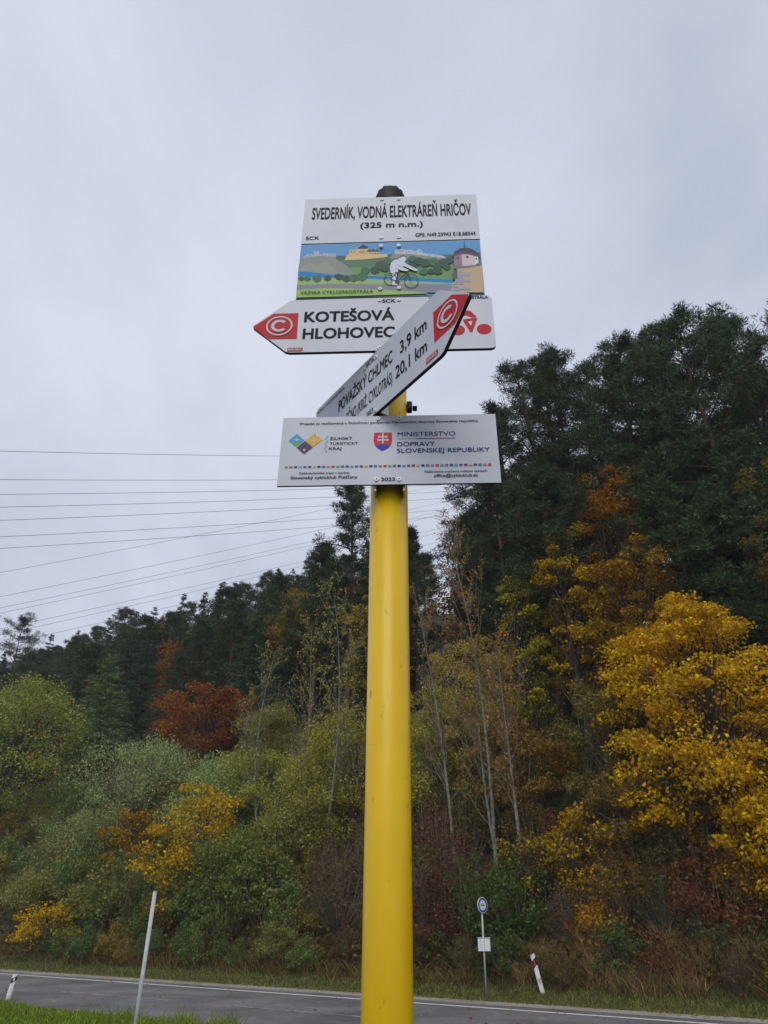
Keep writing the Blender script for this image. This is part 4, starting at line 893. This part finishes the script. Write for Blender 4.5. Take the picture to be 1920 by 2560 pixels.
bike.append(([(958 + math.cos(i * 0.524) * 13, 653 + math.sin(i * 0.524) * 12) for i in range(12)], (60, 64, 76)))
zart('printed_bicycle', bike, 0.0037)
zart('printed_cyclist', [
    ([(915, 566), (922, 536), (945, 520), (966, 516), (1004, 532), (1016, 545), (1084, 578), (1080, 588), (1062, 586), (1004, 560), (990, 556), (1002, 570), (1028, 578), (1024, 589), (990, 586), (964, 577), (966, 588), (956, 622), (946, 660), (964, 669), (958, 675), (930, 673), (929, 640), (930, 615), (918, 590)], WH),
    ([(992 + math.cos(i * 0.349) * 22, 515 + math.sin(i * 0.349) * 19) for i in range(18)], WH),
    ([(970, 508), (978, 497), (994, 492), (1010, 496), (1016, 504), (1004, 501), (990, 500), (980, 506)], (60, 66, 84)),
    (line((962, 548), (986, 566), 2.5), (96, 104, 124)), (line((950, 572), (968, 578), 2.5), (96, 104, 124))], 0.0043)
B_.ptext('VÁŽSKA CYKLOMAGISTRÁLA', Z1, (369, 730), (812, 719), 712, art((40, 66, 48)), 0.012, y=0.0048)
B_.rivets(Z1, [(860, 436), (969, 433), (855, 697), (970, 692)])
for k in [c for c in B_.o.children if c.name.startswith('rivet')]: k.location.y = -0.004
# --- first arrow board, pointing left
AL, AH, AT = 0.5575, 0.166, 0.0855
def arrow_outline(L, H, tp, rc=0.012):
    """pointing to -x, square end rounded; tip slightly blunt"""
    pts = [(-L / 2 + 0.0015, -0.004), (-L / 2 + tp - 0.004, -H / 2 + 0.003), (-L / 2 + tp + 0.006, -H / 2)]
    for c, a in (((L / 2 - rc, -H / 2 + rc), -90), ((L / 2 - rc, H / 2 - rc), 0)):
        pts += [(c[0] + math.cos(R(a + k * 22.5)) * rc, c[1] + math.sin(R(a + k * 22.5)) * rc) for k in range(5)]
    pts += [(-L / 2 + tp + 0.006, H / 2), (-L / 2 + tp - 0.004, H / 2 - 0.003), (-L / 2 + 0.0015, 0.004), (-L / 2, 0)]
    return pts
ax = -0.3185 + AL / 2
C_ = Board((0.01 + ax * DIR[0], 1.2 + ax * DIR[1], CAM_Z + 1.1995), DIR, arrow_outline(AL, AH, AT), 'arrow board pointing left to KOTEŠOVÁ and HLOHOVEC')
def emblem(bd, sgn, L, H):
    """red arrow head with a white ringed C, taken from the first arrow board; sgn 1 mirrors it to point to +x"""
    off = -AL / 2 + L / 2
    ref = lambda x, y: (lambda q: (q[0] - off, q[1]))(C_.q(*Z1(x, y)))
    P = [ref(*p) for p in ((83, 921), (87, 916), (207, 841), (357, 837), (346, 994), (181, 996), (86, 930))]
    mir = (lambda q: [(-a, b) for a, b in q]) if sgn > 0 else (lambda q: q)
    bd.poly('red_arrow_head', [(mir(P), 0)], [M_RED], 0.0006)
    c = ref(241, 916); ro = ref(322, 916)[0] - c[0]; n = 48; ring = []
    for i in range(n):
        a0, a1 = 2 * math.pi * i / n, 2 * math.pi * (i + 1) / n
        ring.append((mir([(c[0] + math.cos(a) * rr, c[1] + math.sin(a) * rr) for a, rr in ((a0, ro), (a1, ro), (a1, ro * 0.87), (a0, ro * 0.87))]), 0))
    bd.poly('white_ring', ring, [M_PWHITE], 0.0009)
    cx_ = c[0] if sgn < 0 else -c[0]; r1, r0 = ro * 0.62, ro * 0.38; arc = []
    for i in range(30):
        a0, a1 = R(42 + 276 * i / 30), R(42 + 276 * (i + 1) / 30)
        arc.append(([(cx_ + math.cos(a) * rr * 1.02, c[1] + math.sin(a) * rr) for a, rr in ((a0, r1), (a1, r1), (a1, r0), (a0, r0))], 0))
    bd.poly('emblem_letter', arc, [M_PWHITE], 0.0012)
emblem(C_, -1, AL, AH)
C_.ptext('KOTEŠOVÁ', Z1, (390, 893), (942, 879), 831, bold=0.03)
C_.ptext('HLOHOVEC', Z1, (380, 996), (945, 981), 933, bold=0.03)
C_.ptext('SCK', Z1, (868, 774), (950, 772), 753, bold=0.02)
C_.ptext('VÁŽSKA CYKLOMAGISTRÁLA', Z1, (1150, 757), (1512, 748), 740, bold=0.03)
C_.ptext('2022', Z1, (868, 1059), (950, 1057), 1034, bold=0.02)
C_.poly('maker_label', [(C_.z(Z1, [(288, 1072), (381, 1070), (383, 1047), (289, 1049)]), 0)], [M_RED], 0.0006)
C_.ptext('REKREA', Z1, (293, 1068), (377, 1066), 1053, M_PWHITE, 0.02, 0.001)
def wheel(c, rx, ry): return C_.z(Z3, [(c[0] + math.cos(i * 0.1745) * rx, c[1] + math.sin(i * 0.1745) * ry) for i in range(36)])
C_.poly('cyclist_symbol', [(wheel((1130, 1357), 100, 70), 0), (wheel((1495, 1343), 101, 71), 0), (wheel((1205, 1070), 26, 18), 0),
    (C_.z(Z3, [(1140, 1205), (1200, 1120), (1235, 1092), (1270, 1085), (1310, 1098), (1385, 1165), (1372, 1182), (1330, 1182), (1235, 1150), (1165, 1198)]), 0),
    (C_.z(Z3, [(1205, 1212), (1218, 1208), (1385, 1186), (1398, 1200), (1335, 1378), (1312, 1388), (1292, 1376), (1290, 1360), (1205, 1232)]), 0),
    (C_.z(Z3, [(1270, 1243), (1335, 1230), (1312, 1300)]), 1)], [M_RED, M_PANEL], 0.0006)
C_.rivets(Z1, [(852, 759), (968, 757), (850, 1050), (968, 1047)])
# --- second arrow board, pointing right towards the viewer
PHI, TIL = 0.9463, 0.018; DL, DH = 0.56, 0.175
D_ = Board((-0.0062, 1.1799, CAM_Z + 1.0249), (math.cos(PHI) * math.cos(TIL), -math.sin(PHI) * math.cos(TIL), math.sin(TIL)), [(-a, b) for a, b in arrow_outline(DL, DH, 0.0855)][::-1], 'slanting arrow board pointing right to POVAŽSKÝ CHLMEC, turned towards the viewer')
emblem(D_, 1, DL, DH)
def dtext(s, left, right, z0, cap_h, **k):
    a = D_.q(*left)[0]; b = D_.q(*right)[0]; D_.text(s, (a, z0), (b, z0), cap_h, **k)
dtext('POVAŽSKÝ CHLMEC', Z4(402, 700), Z4(910, 230), 0.0125, 0.034, bold=0.015)
dtext('3,9 km', Z4(983, 150), Z3(702, 1300), 0.0125, 0.034, bold=0.015)
dtext('EČNO (KRIŽ. CYKLOTRÁS)', Z4(478, 750), Z4(908, 425), -0.0455, 0.031, bold=0.008)
dtext('20,1 km', Z4(940, 360), Z4(1236, 105), -0.0455, 0.034, bold=0.015)
dtext('SCK', Z4(662, 300), Z4(742, 232), 0.0665, 0.0125, bold=0.015)
dtext('VÁŽSKA CYKLOMAGISTRÁLA', Z4(200, 748), Z4(455, 515), 0.0685, 0.0085, bold=0.01)
dtext('2023', Z4(665, 750), Z4(728, 712), -0.078, 0.0125, bold=0.015)
a0 = D_.q(*Z4(1228, 255))[0]; a1 = D_.q(*Z4(1340, 165))[0]
D_.poly('maker_label', [([(a0, -0.079), (a1, -0.079), (a1, -0.0655), (a0, -0.0655)], 0)], [M_RED], 0.0006)
D_.text('REKREA', (a0 + 0.002, -0.0765), (a1 - 0.002, -0.0765), 0.008, M_PWHITE, 0.02, 0.001)
u0 = D_.q(*Z4(325, 738))[0]
D_.poly('cyclist_symbol', [(ell((u0 - 0.026, -0.02), 0.0135, 0.0135, 20), 0), (ell((u0 + 0.026, -0.02), 0.0135, 0.0135, 20), 0),
    ([(u0 - 0.028, 0.004), (u0 - 0.012, 0.018), (u0 + 0.010, 0.014), (u0 + 0.022, 0.006), (u0 + 0.004, 0.006)], 0), ([(u0 - 0.016, -0.001), (u0 + 0.012, 0.001), (u0 + 0.002, -0.028), (u0 - 0.004, -0.028)], 0)], [M_RED], 0.0006)
D_.rivets(Z4, [(645, 315), (755, 203), (745, 707)])
# --- lowest board
E_ = Board((0.0084, 1.2, CAM_Z + 0.9312 - 0.08575), DIR, rect(BW, 0.1715), 'silver board with ministry crest and coloured dashes, lowest on the post', 0.005)
def z56(p): return p
l = E_.q(*Z5(365, 221)); r_ = E_.q(*Z6(1268, 160)); tp_ = E_.q(*Z5(365, 193))
E_.text('Projekt je realizovaný s finančnou podporou Ministerstva dopravy Slovenskej republiky', l, r_, tp_[1] - l[1], None, 0.014)
E_.ptext('ŽILINSKÝ', Z5, (748, 417), (1040, 411), 384, bold=0.012); E_.ptext('TURISTICKÝ', Z5, (747, 480), (1115, 473), 448, bold=0.012); E_.ptext('KRAJ', Z5, (738, 545), (900, 542), 512, bold=0.012)
NAVY = flat('print_navy', (0.012, 0.018, 0.15), 0.5, 0, 0.1)
E_.ptext('MINISTERSTVO', Z6, (340, 330), (1008, 317), 281, NAVY, 0.004); E_.ptext('DOPRAVY', Z6, (338, 444), (770, 436), 395, NAVY, 0.006); E_.ptext('SLOVENSKEJ REPUBLIKY', Z6, (335, 520), (1405, 500), 472, NAVY, 0.006)
E_.ptext('Cykloturistické trasy v správe:', Z5, (350, 861), (1008, 853), 834, bold=0.014); E_.ptext('Slovenský cykloklub Piešťany', Z5, (240, 924), (1108, 915), 886, bold=0.016)
E_.ptext('2023', Z5, (1412, 948), (1594, 945), 905, bold=0.02)
E_.ptext('Poškodenie značenia môžete nahlásiť:', Z6, (652, 747), (1375, 735), 724, bold=0.014); E_.ptext('office@cykloklub.sk', Z6, (760, 798), (1270, 790), 763, bold=0.014)
def eart(name, zoom, items, y=0.0006):
    cols = []; polys = []
    for pts, c in items:
        if c not in cols: cols.append(c)
        polys.append((E_.z(zoom, pts), cols.index(c)))
    E_.poly(name, polys, [art(c) for c in cols], y)
SIL = (196, 202, 216)
el = lambda c, rx, ry, n=16: [(c[0] + math.cos(6.2832 * i / n) * rx, c[1] + math.sin(6.2832 * i / n) * ry) for i in range(n)]
eart('diamond_logo', Z5, [([(325, 338), (424, 422), (310, 505), (212, 425)], (86, 168, 208)), ([(250, 456), (285, 441), (330, 438), (380, 453), (310, 505)], (98, 180, 96)), (el((318, 411), 27, 14), SIL),
    ([(430, 430), (530, 512), (415, 600), (318, 516)], (92, 80, 100)), ([(405, 532), (434, 532), (432, 558), (403, 558)], SIL),
    ([(440, 420), (553, 333), (572, 348), (560, 358), (580, 373), (592, 363), (613, 380), (601, 391), (621, 405), (633, 397), (652, 415), (540, 503)], (226, 184, 78)), (el((542, 422), 18, 14), SIL)])
wv = []
for i in range(40):
    f0, f1 = i / 40, (i + 1) / 40
    g = lambda f: (712 - 22 * f + 14 * math.sin(f * 6.2832 * 3.5), 352 + 224 * f)
    p_, q_ = g(f0), g(f1); wv.append(([(p_[0] - 4, p_[1]), (q_[0] - 4, q_[1]), (q_[0] + 4, q_[1]), (p_[0] + 4, p_[1])], (120, 164, 206)))
eart('wave_line', Z5, wv)
eart('crest', Z5, [([(1325, 322), (1552, 319), (1556, 380), (1554, 440), (1540, 482), (1512, 514), (1475, 538), (1430, 556), (1388, 536), (1350, 504), (1325, 466), (1317, 420), (1319, 370)], (202, 58, 66)),
    ([(1338, 486), (1360, 480), (1386, 488), (1408, 470), (1435, 461), (1464, 472), (1486, 490), (1510, 480), (1537, 486), (1512, 514), (1475, 538), (1430, 556), (1388, 536), (1352, 506)], (52, 72, 168)),
    ([(1424, 328), (1450, 328), (1444, 396), (1448, 462), (1422, 462), (1428, 396)], SIL), ([(1374, 362), (1400, 366), (1470, 365), (1497, 360), (1497, 388), (1470, 383), (1400, 384), (1376, 390)], SIL), ([(1364, 402), (1395, 407), (1475, 406), (1510, 400), (1510, 430), (1475, 425), (1395, 426), (1366, 432)], SIL)])
eart('underline', Z6, [([(340, 355), (560, 351), (560, 355), (340, 359)], (120, 126, 150)), ([(560, 350), (782, 346), (782, 353), (560, 357)], (40, 50, 120)), ([(782, 346), (1006, 341), (1006, 349), (782, 353)], (196, 60, 72))])
cyc = [(108, 170, 112), (96, 122, 118), (66, 76, 96), (104, 160, 208), (120, 98, 134), (80, 66, 96), (214, 180, 92), (44, 58, 138), (66, 120, 140), (214, 112, 146), (206, 52, 74)]
pa = E_.q(*Z5(184, 770)); pb = E_.q(*Z6(1401, 652)); dd = []
for k in range(44):
    x = pa[0] + (pb[0] - pa[0]) * k / 43; z = pa[1] + (pb[1] - pa[1]) * k / 43; dd.append(([(x - 0.0033, z - 0.0021), (x + 0.0033, z - 0.0021), (x + 0.0033, z + 0.0021), (x - 0.0033, z + 0.0021)], k % 11))
E_.poly('coloured_dashes', dd, [art(c) for c in cyc], 0.0006)
E_.rivets(Z5, [(1377, 140), (1355, 927)]); E_.rivets(Z6, [(362, 118), (358, 823)])
bpy.data.objects.remove(_to); bpy.data.curves.remove(_txt)
# holders
def holder(bd, w, h, depth, zc, x=0.0):
    bm = bmesh.new()
    for sx in (-1, 1): box_bm(bm, (x + sx * w / 2, depth / 2, zc), (0.004, depth, h))
    o = link('bracket', bm_mesh('bracket', bm, M_ALU), sign); o.matrix_parent_inverse = Matrix.Identity(4)
    o.matrix_local = bd.o.matrix_local.copy(); o.location = Vector(o.location) - Vector(bd.n) * 0.0085
    return o
for bd, hb_ in ((A, 0.16), (B_, 0.175), (C_, 0.15)): holder(bd, 0.052, hb_, 0.03, 0.0, (PX - bd.c[0]))
holder(E_, 0.058, 0.178, 0.03, -0.006, PX - E_.c[0])
holder(D_, 0.05, 0.15, 0.045, 0.0, -0.055)
# clamp bolt on the right side of the post
zc = CAM_Z + 1.0 - gp
bm = bmesh.new(); box_bm(bm, (PR + 0.006, -0.005, zc), (0.012, 0.018, 0.022), 0.002); cl = link('clamp_lug', bm_mesh('clamp_lug', bm, M_CAP), sign)
bm = bmesh.new(); bmesh.ops.create_cone(bm, segments=6, radius1=0.006, radius2=0.006, depth=0.010, cap_ends=True, matrix=Matrix.Translation((PR + 0.018, -0.006, zc - 0.004)) @ Matrix.Rotation(R(90), 4, 'Y')); link('bolt', bm_mesh('bolt', bm, M_CAP), cl)

# ------------------------------------------------------------------ damp autumn air
bm = bmesh.new(); bmesh.ops.create_cube(bm, size=1.0)
bmesh.ops.scale(bm, vec=(2400, 2400, 140), verts=bm.verts); bmesh.ops.translate(bm, vec=(-100, 200, 66), verts=bm.verts)
hz = bpy.data.materials.new('haze'); hz.use_nodes = True; hn = hz.node_tree; hn.nodes.clear()
ho = hn.nodes.new('ShaderNodeOutputMaterial'); hv = hn.nodes.new('ShaderNodeVolumePrincipled')
hv.inputs['Color'].default_value = (0.86, 0.90, 1.0, 1); hv.inputs['Density'].default_value = 0.0004; hn.links.new(hv.outputs[0], ho.inputs['Volume'])
tag(link('haze', bm_mesh('haze', bm, hz)), 'thin damp haze in front of the far hillside', 'haze', kind='stuff')
